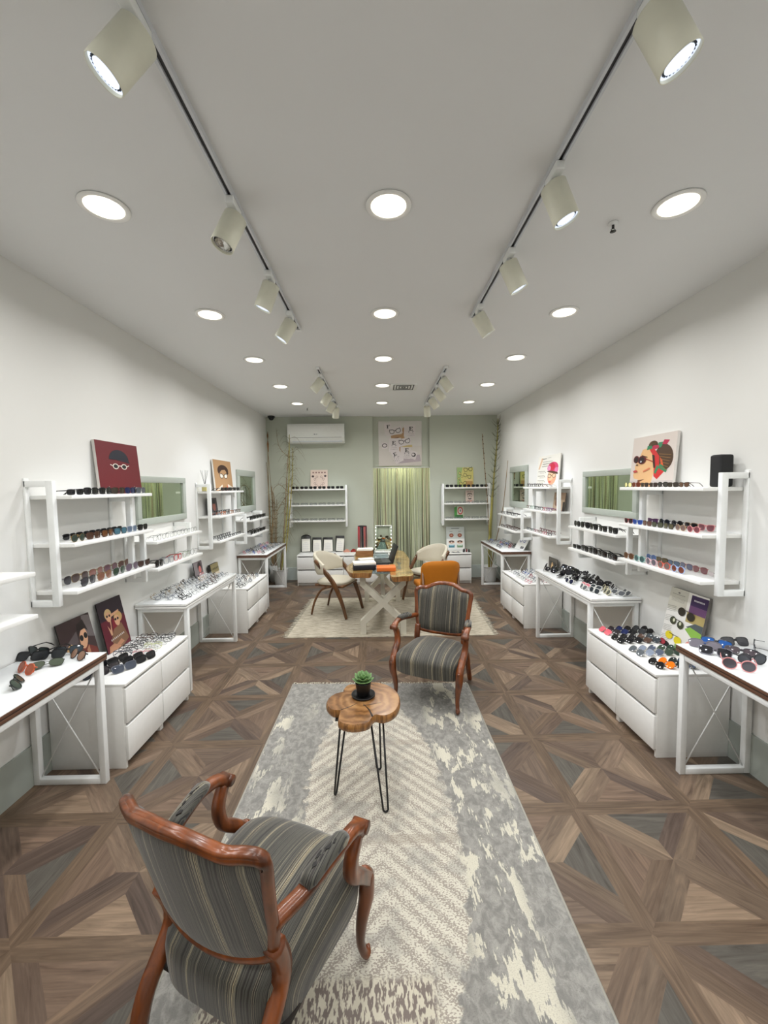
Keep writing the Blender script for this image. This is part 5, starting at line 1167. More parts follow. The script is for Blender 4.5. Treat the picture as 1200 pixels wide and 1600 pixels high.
# cord stand
t = empty('cord_stand', (-0.31, D - 0.17, CT + 0.0006)); k = MB()
k.lathe([(0.001, 0), (0.06, 0), (0.06, 0.008), (0.012, 0.014), (0.008, 0.47), (0.001, 0.475)], n=24, caps=False); k.build('stand_pole', BLACK, t)
k = MB(); k.lathe([(0.001, 0.455), (0.075, 0.455), (0.08, 0.465), (0.075, 0.475), (0.001, 0.478)], n=28, caps=False); k.build('top_disc', BLACK, t)
rr = random.Random(4)
CCS = [('red', (206, 70, 76)), ('black', (16, 16, 18)), ('black', (16, 16, 18)), ('dark plum', (70, 40, 60)), ('black', (18, 18, 20)), ('red', (190, 60, 66))]
for j in range(22):
    a_ = 2 * PI * j / 22; nm, c_ = CCS[(j * 5) % 6] if not (PI * 0.95 < a_ < PI * 1.35) else CCS[0]
    k = MB(); r_ = 0.079; ln = rr.uniform(0.36, 0.42)
    p0 = Vector((r_ * math.cos(a_), r_ * math.sin(a_), 0.462)); tg = Vector((-math.sin(a_), math.cos(a_), 0)) * 0.006
    k.sweep([p0, p0 + Vector((0, 0, -ln)) + tg * 0.3], 0.0065, 0.003, n=6, up=(math.cos(a_), math.sin(a_), 0.01)); k.build('hanging_cord', mat('cord_%d_%d_%d' % c_, c_, 0.6), t)
tag(t, 'round stand hung with red and black glasses cords on the back chest', 'cord stand')
# small stuff on the right back chest
for i, (x, y, c_) in enumerate(((1.50, D - 0.30, (30, 26, 28)), (1.535, D - 0.33, (120, 34, 40)), (1.57, D - 0.36, (24, 22, 24)), (1.475, D - 0.36, (34, 30, 34)))):
    k = MB(); k.lathe([(0.001, 0), (0.015, 0), (0.016, 0.03), (0.010, 0.034), (0.010, 0.052), (0.001, 0.053)], n=14, caps=False)
    one('small_bottle', k, mat('bottle_%d' % i, c_, 0.25), ['black small bottle nearest the eye board on the right back chest', 'dark red small bottle on the right back chest', 'black small bottle nearest the edge of the right back chest', 'black small bottle in front on the right back chest'][i], 'bottle', (x, y, CT + 0.0006))
k = MB(); rr = random.Random(8)
for j in range(5): k.box((rr.uniform(-0.03, 0.03), rr.uniform(-0.02, 0.02), 0.002 + j * 0.0042), (0.12, 0.08, 0.004), j % 2, rot=Matrix.Rotation(rr.uniform(-0.6, 0.6), 3, 'Z'))
o = one('card_fan', k, [PAPER, mat('card_grey', (128, 128, 134), 0.6)], 'loose pile of sample cards on the right back chest', 'cards', (1.33, D - 0.36, CT + 0.0006))

# ------------------------------------------------------------ dry bamboo in pots
POTM = mat('ribbed_white_pot', (214, 214, 210), 0.5)
def pot(t, r=0.135, h=0.27):
    k = MB(); pr_ = [(0.001, 0.0), (r * 0.72, 0.0)]
    for j in range(13):
        f = j / 12; rr_ = lerp(r * 0.74, r * 0.97, f); pr_ += [(rr_, h * f * 0.93 + 0.003), (rr_ - 0.003, h * f * 0.93 + h * 0.035)]
    pr_ += [(r, h * 0.955), (r, h), (r - 0.01, h), (r - 0.013, h * 0.9), (0.001, h * 0.88)]
    k.lathe(pr_, n=40, caps=False); k.build('pot', POTM, t)
STEM_G = wood_mat('green_bamboo_cane', (118, 112, 52), (176, 168, 92), axis=2, scale=3, stretch=2, rough=0.45)
STEM_B = wood_mat('brown_dry_cane', (104, 82, 56), (158, 132, 92), axis=2, scale=5, stretch=3, rough=0.6)
TWIG = mat('dry_twig', (112, 98, 66), 0.8, var=0.2)
def cane(t, pts, r0, r1, m, nodes=9, name='cane'):
    k = MB(); pl = cat_rom(pts, 8); n = len(pl); W_ = []
    for i in range(n):
        f = i / (n - 1); ph = f * nodes; W_.append(lerp(r0, r1, f) * (1.28 if abs(ph - round(ph)) < 0.5 * nodes / n and 0 < round(ph) < nodes else 1.0))
    k.sweep(pl, W_, n=8, up=(0, 1, 0)); return k.build(name, m, t), pl
def twigs(t, pl, rr, count, ln, droop, lo=0.2, hi=1.0, name='twigs', spread=1.0, r=0.0016, m=None):
    k = MB()
    for _ in range(count):
        p0 = pl[int(rr.uniform(lo, hi) * (len(pl) - 1))]; a_ = rr.uniform(0, 2 * PI); L_ = ln * rr.uniform(0.4, 1.2)
        d_ = Vector((math.cos(a_) * spread, math.sin(a_) * spread * 0.35 - 0.2, rr.uniform(0.2, 1.0))).normalized()
        q = [p0, p0 + d_ * L_ * 0.5, p0 + d_ * L_ * 0.85 + Vector((0, 0, -droop * L_ * 0.5)), p0 + d_ * L_ * 1.0 + Vector((d_.x * L_ * 0.2, 0, -droop * L_ * 1.3))]
        k.sweep(cat_rom(q, 3), [r * lerp(1, 0.4, j / 9) for j in range(10)], n=5, up=(0.3, 1, 0.1))
    o = k.build(name, m or TWIG, t); o['kind'] = 'stuff'; return o
def clampX(p, lo=WL + 0.02, hi=WR - 0.02): return p
rr = random.Random(21)
t = empty('dry_bamboo_plant', (-1.76, 7.13, 0)); pot(t)
def loc_(pts): return [(x + 1.76, y - 7.13, z) for x, y, z in pts]
_, p1 = cane(t, loc_([(-1.74, 7.12, 0.235), (-1.67, 7.12, 0.8), (-1.575, 7.12, 1.7), (-1.54, 7.12, 2.62)]), 0.013, 0.007, STEM_G)
_, p2 = cane(t, loc_([(-1.71, 7.15, 0.235), (-1.62, 7.15, 0.9), (-1.52, 7.15, 1.8), (-1.49, 7.15, 2.40)]), 0.012, 0.005, STEM_G)
_, p3 = cane(t, loc_([(-1.76, 7.10, 0.235), (-1.66, 7.06, 1.0), (-1.60, 7.08, 1.8), (-1.555, 7.1, 2.35)]), 0.008, 0.004, STEM_B)
for q in ([(-1.575, 7.1, 1.60), (-1.70, 7.05, 1.42), (-1.85, 7.0, 1.12)], [(-1.56, 7.1, 2.25), (-1.66, 7.08, 2.33), (-1.73, 7.08, 2.48), (-1.75, 7.08, 2.72)], [(-1.58, 7.1, 1.62), (-1.70, 7.04, 1.75), (-1.80, 7.02, 1.70), (-1.84, 7.0, 1.52)], [(-1.79, 7.12, 0.235), (-1.84, 7.1, 0.55), (-1.86, 7.08, 0.68)]):
    _, pb = cane(t, loc_(q), 0.005, 0.002, STEM_B, 3, 'branch'); twigs(t, pb, rr, 9, 0.10, 0.4)
twigs(t, p1, rr, 60, 0.22, 0.7, 0.3, r=0.0026); twigs(t, p2, rr, 46, 0.20, 0.7, 0.35, r=0.0026); twigs(t, p3, rr, 26, 0.16, 0.9, 0.1, 0.7, r=0.0024)
tag(t, 'tall dry bamboo in a white ribbed pot in the left back corner', 'potted plant')
t = empty('dry_branch_bundle', (-1.93, 7.32, 0)); rr = random.Random(31)
k = MB(); k.lathe([(0.001, 0), (0.06, 0), (0.075, 0.30), (0.068, 0.30), (0.054, 0.01), (0.001, 0.008)], n=28, caps=False); k.build('vase', POTM, t)
for i, (x1, x2, x3, z3, r0) in enumerate(((-0.03, -0.03, -0.065, 2.16, 0.008), (0.0, -0.04, -0.03, 2.64, 0.008), (0.025, 0.02, -0.04, 2.50, 0.006), (0.05, 0.06, 0.04, 1.62, 0.011), (0.07, 0.10, 0.09, 1.50, 0.007), (-0.01, 0.03, 0.01, 1.72, 0.012))):
    _, pl = cane(t, [(x1 * 0.5, 0, 0.012), (x1, -0.02, 0.7), (x2, -0.03, 1.35), (x3, -0.02, z3)], r0, r0 * 0.5, STEM_B, 16); twigs(t, pl, rr, 34, 0.06, 0.2, 0.28, 0.75, r=0.003)
k = MB(); k.sweep([(-0.03, -0.02, 2.34), (-0.032, -0.02, 2.48), (-0.032, -0.02, 2.62), (-0.031, -0.02, 2.70)], [0.008, 0.016, 0.014, 0.003], n=8); k.build('seed_head', mat('rust_seed_head', (142, 96, 52), 0.8), t)
tag(t, 'bundle of knobbly dry brown branches by the left wall, beside the potted bamboo', 'dried branches')
t = empty('dry_bamboo_plant', (1.955, 7.13, 0)); pot(t); rr = random.Random(41)
def loc_(pts): return [(x - 1.955, y - 7.13, z) for x, y, z in pts]
_, p1 = cane(t, loc_([(1.935, 7.12, 0.235), (1.945, 7.14, 0.8), (2.01, 7.15, 1.7), (2.075, 7.15, 2.46), (2.09, 7.15, 2.86)]), 0.019, 0.007, STEM_G)
_, p2 = cane(t, loc_([(1.99, 7.16, 0.235), (1.98, 7.17, 0.8), (2.03, 7.18, 1.7), (2.07, 7.18, 2.3)]), 0.011, 0.005, STEM_G)
_, p3 = cane(t, loc_([(1.96, 7.08, 0.235), (2.02, 7.0, 0.72), (2.07, 6.78, 1.3), (2.10, 6.62, 2.10)]), 0.008, 0.004, STEM_B)
_, p4 = cane(t, loc_([(1.97, 7.18, 0.235), (1.95, 7.25, 1.2), (1.88, 7.22, 2.0), (1.815, 7.15, 2.60)]), 0.007, 0.005, STEM_B, 14)
_, p5 = cane(t, loc_([(2.085, 7.15, 2.62), (2.11, 7.15, 2.80), (2.135, 7.15, 2.93)]), 0.004, 0.002, STEM_B, 3, 'branch')
k = MB()
for p_ in p1[14:30:1]:
    for _ in range(8):
        a_ = rr.uniform(0, 2 * PI); d_ = Vector((math.cos(a_), -abs(math.sin(a_)) * 0.5, 0.9)).normalized(); L_ = rr.uniform(0.06, 0.17)
        e_ = p_ + d_ * L_; 
        if e_.x + 1.955 > WR - 0.02: e_.x = WR - 0.03 - 1.955
        k.sweep([p_, p_ + (e_ - p_) * 0.6 + Vector((0, 0, -0.01)), e_], [0.0026, 0.0020, 0.0008], n=5, up=(0.3, 1, 0.1))
o = k.build('twigs', mat('dark_green_twig', (84, 84, 54), 0.8), t); o['kind'] = 'stuff'
k = MB()
for j in range(14):
    p_ = p4[10 + j]; k.lathe([(0.001, -0.012), (0.008, -0.004), (0.007, 0.006), (0.001, 0.012)], p_ + Vector((0.006 if j % 2 else -0.006, -0.004, 0)), n=8, caps=False)
k.build('buds', mat('dark_bud', (74, 52, 40), 0.8), t)
tag(t, 'tall green bamboo canes in a white ribbed pot in the right back corner', 'potted plant')
# ------------------------------------------------------------ spectacles and sunglasses
# outline per style: half width a, half height b, exponent, taper (wider top), outer lift, droop of the outer-lower part
STY = {'square': (0.0275, 0.0220, 3.4, 0.10, 0.000, 0.0), 'round': (0.0250, 0.0240, 2.0, 0.0, 0.0, 0.0), 'cat': (0.0280, 0.0215, 2.6, 0.10, 0.007, 0.0),
       'pilot': (0.0285, 0.0250, 2.5, 0.10, 0.0, 0.004), 'rect': (0.0270, 0.0165, 3.2, 0.05, 0.0, 0.0), 'panto': (0.0255, 0.0225, 2.3, 0.10, 0.0, 0.0), 'shield': (0.0320, 0.0230, 3.0, 0.06, 0.003, 0.0)}
def outline(sty, sg, grow, n=20):
    a, b, e, tp, lift, dr = STY[sty]; P = []
    for i in range(n):
        th = 2 * PI * i / n; c_, s_ = math.cos(th), math.sin(th)
        x = math.copysign(abs(c_) ** (2 / e), c_) * (a + grow); z = math.copysign(abs(s_) ** (2 / e), s_) * (b + grow)
        x *= 1 + tp * z / b
        if x > 0: z += lift * (x / a) ** 2 * (1 if z > -b * 0.3 else 0.3)
        if dr and z < 0: x -= dr * (z / b) ** 2 * (-1 if x > 0 else -1.4)
        P.append((sg * x, z))
    return P
FM, GM = {}, {}
def fmat(c, metal=False):
    k = (c, metal)
    if k not in FM: FM[k] = mat('frame_%d_%d_%d%s' % (c + ('_metal' if metal else '',)), c, 0.25 if metal else 0.28, 0.9 if metal else 0.0, var=0.12, nscale=90, spec=0.4)
    return FM[k]
def gmat(c):
    if c not in GM:
        if c == 'clear':
            m = mat('clear_lens', (235, 240, 240), 0.03, var=0.0); p = m.node_tree.nodes['Principled BSDF']; p.inputs['Alpha'].default_value = 0.12
        else: m = mat('lens_%d_%d_%d' % c, c, 0.08, 0.0, var=0.08, nscale=20, spec=0.4)
        GM[c] = m
    return GM[c]
PC = {}
def parts(sty, wire, folded):
    key = (sty, wire, folded)
    if key in PC: return PC[key]
    g = 0.0011 if wire else (0.0032 if wire is None else 0.0024); dp = 0.0018 if wire else 0.0042
    a, b, e, tp, lift, dr = STY[sty]; cx_ = a + 0.0085 + (0 if sty != 'shield' else -0.004); zc = b + g + 0.0004
    n = 20; F = MB(); L = []
    wrap = 0.0045
    def yy(x): return wrap * (x / 0.065) ** 2
    for sg in (-1, 1):
        o_, i_ = outline(sty, sg, g, n), outline(sty, sg, -0.0002, n)
        vs_ = []
        for P in (o_, i_):
            for d_ in (0, dp): vs_ += [(sg * cx_ + x, yy(sg * cx_ + x) + d_, zc + z) for x, z in P]
        fs_ = []
        for j in range(n):
            k2 = (j + 1) % n
            fs_ += [(j, k2, n + k2, n + j), (2 * n + j, 3 * n + j, 3 * n + k2, 2 * n + k2), (j, 2 * n + j, 2 * n + k2, k2), (n + j, n + k2, 3 * n + k2, 3 * n + j)]
        F.add(vs_, fs_, 0, False)
        q = MB(); P = outline(sty, sg, 0.0, n); vs_ = [(sg * cx_ + x, yy(sg * cx_ + x) + dp * 0.35 - (0.0010 * (1 - (x / a) ** 2 - (z / b) ** 2)), zc + z) for x, z in P] + [(sg * cx_ + x * 0.5, yy(sg * cx_ + x * 0.5) + dp * 0.35 - 0.0012, zc + z * 0.5) for x, z in P]
        q.add(vs_, [(j, (j + 1) % n, n + (j + 1) % n, n + j) for j in range(n)] + [tuple(range(n, 2 * n))], 0, True); L.append(q)
    bz = zc + b * 0.35; bw = cx_ - a + 0.002
    F.sweep([(-bw, dp / 2, bz), (0, dp / 2 - 0.001, bz + 0.003), (bw, dp / 2, bz)], [dp * 0.5] * 3, [max(g, 0.0012) * 1.1] * 3, n=6, up=(0, 0, 1))
    if wire: F.sweep([(-bw - 0.003, dp / 2, zc + b * 0.85), (bw + 0.003, dp / 2, zc + b * 0.85)], 0.0008, n=5)
    hx = cx_ + a * (1 + tp * 0.5) + g; hz = zc + b * 0.55 + lift * 0.7
    F.box((hx - 0.0015, yy(hx) + dp / 2 + 0.0012, hz), (0.004, dp + 0.002, 0.004))
    F.box((-hx + 0.0015, yy(hx) + dp / 2 + 0.0012, hz), (0.004, dp + 0.002, 0.004))
    T = []; tw = 0.0009 if wire else 0.0013; tv = 0.0013 if wire else 0.0034
    for sg in (-1, 1):
        q = MB(); y0 = yy(hx) + dp + 0.001
        if folded:
            y1 = y0 + 0.004 + (0.004 if sg > 0 else 0)
            q.sweep([(sg * hx, y0, hz), (sg * (hx - 0.004), y1, hz), (sg * -0.03, y1 + 0.002, hz - 0.004), (sg * -0.055, y1, max(0.004, hz - 0.022))], [tw] * 4, [tv, tv, tv * 0.8, tv], n=6, up=(0, 0, 1))
        else:
            q.sweep([(sg * hx, y0, hz), (sg * (hx + 0.001), 0.06, hz - 0.001), (sg * (hx - 0.002), 0.098, hz - 0.004), (sg * (hx - 0.007), 0.122, hz * 0.45), (sg * (hx - 0.009), 0.136, tv * 0.7)], [tw] * 5, [tv, tv * 0.7, tv * 0.8, tv, tv * 0.7], n=6, up=(0, 0, 1))
        T.append(q)
    PC[key] = (F, L, T); return PC[key]
MESHC = {}
def merged(sty, wire, folded, fm, gm):
    key = (sty, wire, folded, fm.name, gm.name)
    if key not in MESHC:
        F, L, T = parts(sty, wire, folded); k = MB()
        k.add(F.v, F.f, 0)
        for q in T: k.add(q.v, q.f, 0)
        for q in L: k.add(q.v, q.f, 1, True)
        MESHC[key] = k.mesh('eyewear_mesh', [fm, gm])
    return MESHC[key]
def pm(tagk, mb, m):
    key = (tagk, m.name)
    if key not in MESHC: MESHC[key] = mb.mesh(tagk[0], m)
    return MESHC[key]
NCOUNT = {'sunglasses': 0, 'eyeglasses': 0}
def glasses(loc, yaw, sty='square', fc=(16, 16, 17), lc=(20, 20, 22), wire=False, folded=False, tilt=0.0, roll=0.0, lb='', grp=None, detail=True, scale=1.0, metal=None):
    name = 'eyeglasses' if lc == 'clear' else 'sunglasses'
    fm = fmat(fc, wire is True if metal is None else metal); gm = gmat(lc)
    if not folded: tilt = 0.0; roll = 0.0
    F, L, T = parts(sty, wire, folded)
    R3 = Matrix.Rotation(yaw, 3, 'Z') @ Matrix.Rotation(tilt, 3, 'X') @ Matrix.Rotation(roll, 3, 'Y')
    if tilt or roll:
        allv = F.v + T[0].v + T[1].v; zmin = min((R3 @ Vector(v)).z for v in allv) * scale
    else: zmin = 0.0
    l_ = Vector(loc); l_.z += -zmin + 0.0004
    if detail:
        o = bpy.data.objects.new(name, None); o.empty_display_size = 0.02; COL.objects.link(o)
        def ch(nm, me):
            c = bpy.data.objects.new(nm, me); COL.objects.link(c); c.parent = o
        ch('frame', pm(('frame', sty, wire), F, fm))
        for i in (0, 1): ch('lens', pm(('lens', sty, wire, i), L[i], gm)); ch('temple', pm(('temple', sty, wire, folded, i), T[i], fm))
    else:
        o = bpy.data.objects.new(name, merged(sty, wire, folded, fm, gm)); COL.objects.link(o)
    o.matrix_world = Matrix.Translation(l_) @ R3.to_4x4() @ Matrix.Scale(scale, 4)
    NCOUNT[name] += 1
    tag(o, lb, 'eyewear' if False else name, grp); return o
ORD = ['first', 'second', 'third', 'fourth', 'fifth', 'sixth', 'seventh', 'eighth', 'ninth', 'tenth', 'eleventh', 'twelfth', 'thirteenth', 'fourteenth']
BK = (15, 15, 16); GY = (88, 90, 94); BRN = (84, 48, 26); TORT = (70, 40, 24); NVY = (24, 32, 70); SIL = (170, 172, 176); GOLD = (180, 150, 96); PNK = (226, 150, 150); WHT = (226, 226, 222)
LB_ = (24, 24, 26); LBR = (66, 44, 32); LGR = (48, 58, 50); LGY = (72, 76, 82); LBL = (44, 72, 120); LTE = (60, 96, 110)
def row(s, items, y0, y1, z, u, shelf, grp, rowname='', tilt=0.0, detail=True, order=None):
    fold = bool(rowname)   # paired rows stand with folded temples
    """items from the near end to the far end of a side-wall shelf, faces to the room"""
    n = len(items); rr = random.Random(int(y0 * 100) + int(z * 77) + s)
    for i, it in enumerate(items):
        if it is None: continue
        y = lerp(y0, y1, (i + 0.5) / n); sty, cn, fc, lc, wire = it
        yaw = (PI / 2 if s < 0 else -PI / 2) + rr.uniform(-0.08, 0.08)
        k_ = 'eyeglasses' if lc == 'clear' else 'sunglasses'
        lb = '%s %s, %s from near end, %son %s' % (cn, k_, ORD[i], rowname, shelf)
        glasses((X(s, u), y, z), yaw, sty, fc, lc, wire, folded=fold, lb=lb, grp=grp, tilt=tilt, detail=detail, scale=min(1.14, (y1 - y0) / n / 0.143))
Q = lambda sty, cn, fc, lc, wire=False: (sty, cn, fc, lc, wire)
# near left unit
g = 'sunglasses on the near left wall shelf'
row(-1, [Q('rect', 'thin black', BK, LB_), Q('square', 'black', BK, LB_), Q('square', 'grey black', (40, 42, 46), LB_), Q('square', 'dark brown', (52, 38, 26), (52, 44, 36)), Q('square', 'navy', NVY, (30, 36, 70)), Q('square', 'smoky grey', (90, 94, 104), LGY)], 2.40, 3.21, ZS[0], 1.885, 'near left shelf top board', g)
row(-1, [Q('round', 'gold wire green', GOLD, LGR, True), Q('square', 'tortoiseshell', TORT, LBR), Q('square', 'brown black', (60, 36, 22), (90, 56, 30)), Q('square', 'teal lensed', (34, 44, 50), LTE), Q('square', 'clear blue grey', (150, 160, 172), (86, 100, 118)), Q('square', 'glossy black', BK, LB_)], 2.40, 3.21, ZS[1], 1.885, 'near left shelf middle board', g, 'front row ')
row(-1, [Q('square', 'black', BK, LB_)] * 5, 2.52, 3.10, ZS[1], 2.02, 'near left shelf middle board', g, 'back row ')
row(-1, [Q('pilot', 'black wire', (40, 40, 42), (60, 60, 64), True), Q('pilot', 'brown lensed', GOLD, (120, 84, 68), True), Q('pilot', 'green lensed', SIL, (44, 62, 50), True), Q('pilot', 'plum grey', SIL, (92, 80, 92), True), Q('cat', 'brown black', (34, 26, 24), (58, 42, 38), True)], 2.46, 3.21, ZS[2], 1.885, 'near left shelf lowest board', g, 'front row ')
row(-1, [Q('pilot', 'dark grey', SIL, (60, 58, 62), True), Q('pilot', 'grey brown', GOLD, (84, 72, 70), True), Q('pilot', 'rosy brown', GOLD, (140, 100, 92), True), Q('pilot', 'mauve', GOLD, (108, 80, 88), True), Q('pilot', 'brown', GOLD, (96, 68, 62), True)], 2.42, 3.18, ZS[2], 2.02, 'near left shelf lowest board', g, 'back row ')
# near right unit
g = 'sunglasses on the near right wall shelf'
row(1, [None, Q('cat', 'brown gradient', (60, 44, 34), (92, 66, 50)), Q('square', 'dark tortoiseshell', (54, 40, 28), (50, 44, 38)), Q('pilot', 'mottled black', (36, 36, 34), (60, 58, 54)), Q('square', 'dark brown', (44, 32, 28), (54, 42, 38)), Q('square', 'black', BK, (60, 50, 44)), Q('pilot', 'red brown', (120, 52, 30), (96, 44, 28)), Q('pilot', 'black framed yellow', BK, (222, 216, 150))], 2.44, 3.22, ZS[0], 1.885, 'near right shelf top board', g)
row(1, [Q('round', 'pink', PNK, (110, 60, 66)), Q('round', 'spotted beige', (170, 140, 110), (110, 90, 84)), Q('square', 'black brown', (34, 28, 26), (84, 80, 60)), Q('square', 'dark gradient', (30, 28, 26), (76, 78, 62)), Q('square', 'brown', (84, 60, 50), (92, 66, 58)), Q('cat', 'blue', (96, 120, 180), (40, 64, 130)), Q('cat', 'red black', (130, 26, 34), (40, 30, 34))], 2.44, 3.21, ZS[1], 1.885, 'near right shelf middle board', g, 'front row ')
row(1, [Q('cat', 'pale pink', PNK, (120, 74, 80)), Q('square', 'light tortoiseshell', (140, 110, 80), LB_), Q('round', 'black', BK, LB_), Q('round', 'dark blue', (34, 44, 66), LB_), Q('cat', 'purple', (104, 52, 100), (80, 54, 84))], 2.50, 3.14, ZS[1], 2.02, 'near right shelf middle board', g, 'back row ')
row(1, [None, Q('round', 'pale blue framed', (170, 192, 236), (110, 62, 48)), Q('round', 'coral red', (222, 96, 76), (110, 96, 92)), Q('round', 'pale pink', (232, 190, 198), (96, 92, 100)), Q('round', 'teal', (130, 176, 168), (60, 84, 84)), Q('round', 'brown', (124, 84, 54), (84, 60, 42))], 2.42, 3.21, ZS[2], 1.885, 'near right shelf lowest board', g, 'front row ')
row(1, [Q('rect', 'white wire', WHT, (190, 180, 178), True), Q('pilot', 'red wire', (170, 50, 60), (120, 84, 84), True), Q('pilot', 'red grey', (160, 50, 58), (100, 104, 120), True), Q('square', 'thin black', BK, (90, 104, 120), True), Q('square', 'brown', (84, 72, 54), (96, 84, 64)), Q('round', 'blue', (110, 140, 196), (90, 110, 150))], 2.42, 3.14, ZS[2], 2.02, 'near right shelf lowest board', g, 'back row ')
# low units under the mirrors
g = 'eyeglasses on the low left shelf'
row(-1, [Q('round' if i % 2 else 'square', 'thin wire', (90, 92, 96), 'clear', True) for i in range(6)], 3.27, 4.06, ZL[0], 1.885, 'upper board of the low left shelf', g, detail=False)
row(-1, [Q('round', 'black round', BK, LB_), Q('square', 'clear framed', (150, 156, 164), 'clear'), Q('square', 'red', (190, 36, 50), 'clear'), Q('round', 'pale green', (170, 200, 160), 'clear', True), Q('round', 'silver', SIL, 'clear', True)], 3.27, 4.06, ZL[1], 1.885, 'lower board of the low left shelf', 'eyewear on the low left shelf', detail=False)
g = 'black sunglasses on the low right shelf'
row(1, [Q('square', 'black', BK, LB_), Q('square', 'black', BK, LB_), Q('square', 'black', BK, LB_), Q('pilot', 'black', BK, LB_), Q('round', 'round black', BK, LB_)], 3.29, 4.06, ZL[0], 1.885, 'upper board of the low right shelf', g)
row(1, [Q('square', 'black', BK, LB_), Q('square', 'black', BK, LB_), Q('square', 'wide black', BK, LB_), Q('square', 'flat black', BK, LB_), Q('rect', 'black', BK, LB_)], 3.29, 4.06, ZL[1], 1.885, 'lower board of the low right shelf', g)
# farther tall units
g = 'eyewear on the farther left wall shelf'
row(-1, [Q('square', 'black', BK, LB_)] * 5, 4.72, 5.36, ZS[0], 1.885, 'top board of the farther left shelf', g, detail=False)
row(-1, [Q('round', 'thin wire', SIL, 'clear', True)] + [Q('square', c, f, 'clear') for c, f in (('orange brown', (190, 106, 60)), ('black', BK), ('tan', (176, 120, 80)), ('black', BK), ('brown', BRN))], 4.58, 5.36, ZS[1], 1.885, 'middle board of the farther left shelf', g, detail=False)
row(-1, [Q('square', 'black', BK, 'clear')] * 4, 4.72, 5.30, ZS[1], 2.0, 'middle board of the farther left shelf', g, 'back row ', detail=False)
row(-1, [Q('rect', 'black', BK, 'clear')] * 6, 4.58, 5.36, ZS[2], 1.885, 'lowest board of the farther left shelf', g, 'front row ', detail=False)
row(-1, [Q('rect', 'dark', (34, 34, 40), 'clear')] * 5, 4.66, 5.30, ZS[2], 2.0, 'lowest board of the farther left shelf', g, 'back row ', detail=False)
g = 'eyewear on the farther right wall shelf'
row(1, [Q('rect', 'thin wire', GY, 'clear', True), Q('rect', 'pink', (206, 150, 160), 'clear', True), Q('square', 'black', BK, 'clear'), Q('round', 'dark', (60, 50, 50), 'clear'), Q('square', 'dark brown', (50, 38, 34), 'clear'), Q('round', 'black', BK, 'clear')], 4.58, 5.36, ZS[0], 1.885, 'top board of the farther right shelf', g, detail=False)
row(1, [Q('square', c, f, 'clear') for c, f in (('purple', (120, 70, 120)), ('rose', (180, 100, 110)), ('dark', (50, 44, 44)), ('black', BK), ('green', (120, 150, 130)), ('brown', BRN))], 4.58, 5.36, ZS[1], 1.885, 'middle board of the farther right shelf', g, detail=False)
row(1, [Q('rect', c, f, 'clear') for c, f in (('dark', (44, 44, 50)), ('rose', (190, 110, 120)), ('brown', (110, 80, 60)), ('dark red', (130, 50, 60)), ('black', BK), ('dark', (44, 44, 50)))], 4.58, 5.36, ZS[2], 1.885, 'lowest board, farther right shelf', g, 'front row ', detail=False)
row(1, [Q('rect', 'dark red', (110, 50, 56), 'clear')] * 4, 4.62, 5.22, ZS[2], 2.0, 'lowest board, farther right shelf', g, 'back row ', detail=False)
# far low units
g = 'eyewear on the far low left shelf'
row(-1, [Q('square', 'black', BK, LB_)] * 5, 5.74, 6.52, 1.25, 1.885, 'upper board of the far low left shelf', g, detail=False)
row(-1, [Q('square', 'black', BK, LB_)] * 5, 5.74, 6.52, 1.04, 1.885, 'lower board of the far low left shelf', g, detail=False)
g = 'eyewear on the far low right shelf'
row(1, [Q('rect', 'dark', (50, 44, 46), 'clear')] * 5, 5.74, 6.52, 1.25, 1.885, 'upper board of the far low right shelf', g, detail=False)
row(1, [Q('rect', 'brown', (84, 60, 54), 'clear')] * 5, 5.74, 6.52, 1.04, 1.885, 'lower board of the far low right shelf', g, detail=False)
# back wall shelves, facing the camera
def brow(x0, x1, z, n, sty, fc, lc, cn, shelf, grp, y=D - 0.205, wire=False, skip=()):
    for i in range(n):
        if i in skip: continue
        k_ = 'eyeglasses' if lc == 'clear' else 'sunglasses'
        glasses((lerp(x0, x1, (i + 0.5) / n), y, z), 0.0, sty, fc, lc, wire, folded=True, lb='%s %s, %s from the left on the %s' % (cn, k_, ORD[i], shelf), grp=grp, detail=False)
brow(-1.57, -0.62, ZS[0], 6, 'square', BK, LB_, 'black', 'top board left of the doorway', 'sunglasses on the left back shelf', D - 0.20)
brow(1.18, 1.95, ZS[0], 5, 'square', BK, LB_, 'black', 'top board right of the doorway', 'sunglasses on the right back shelf', D - 0.20)
for z, nm in ((ZS[1], 'middle'), (ZS[2], 'lowest')):
    brow(-1.57, -0.62, z, 6, 'rect', (44, 46, 50), 'clear', 'dark grey', nm + ' board left of the doorway', 'eyeglasses on the left back shelf', D - 0.20)
    brow(1.18, 1.95, z, 5, 'rect', (92, 94, 98), 'clear', 'pale grey', nm + ' board right of the doorway', 'eyeglasses on the right back shelf', D - 0.20)

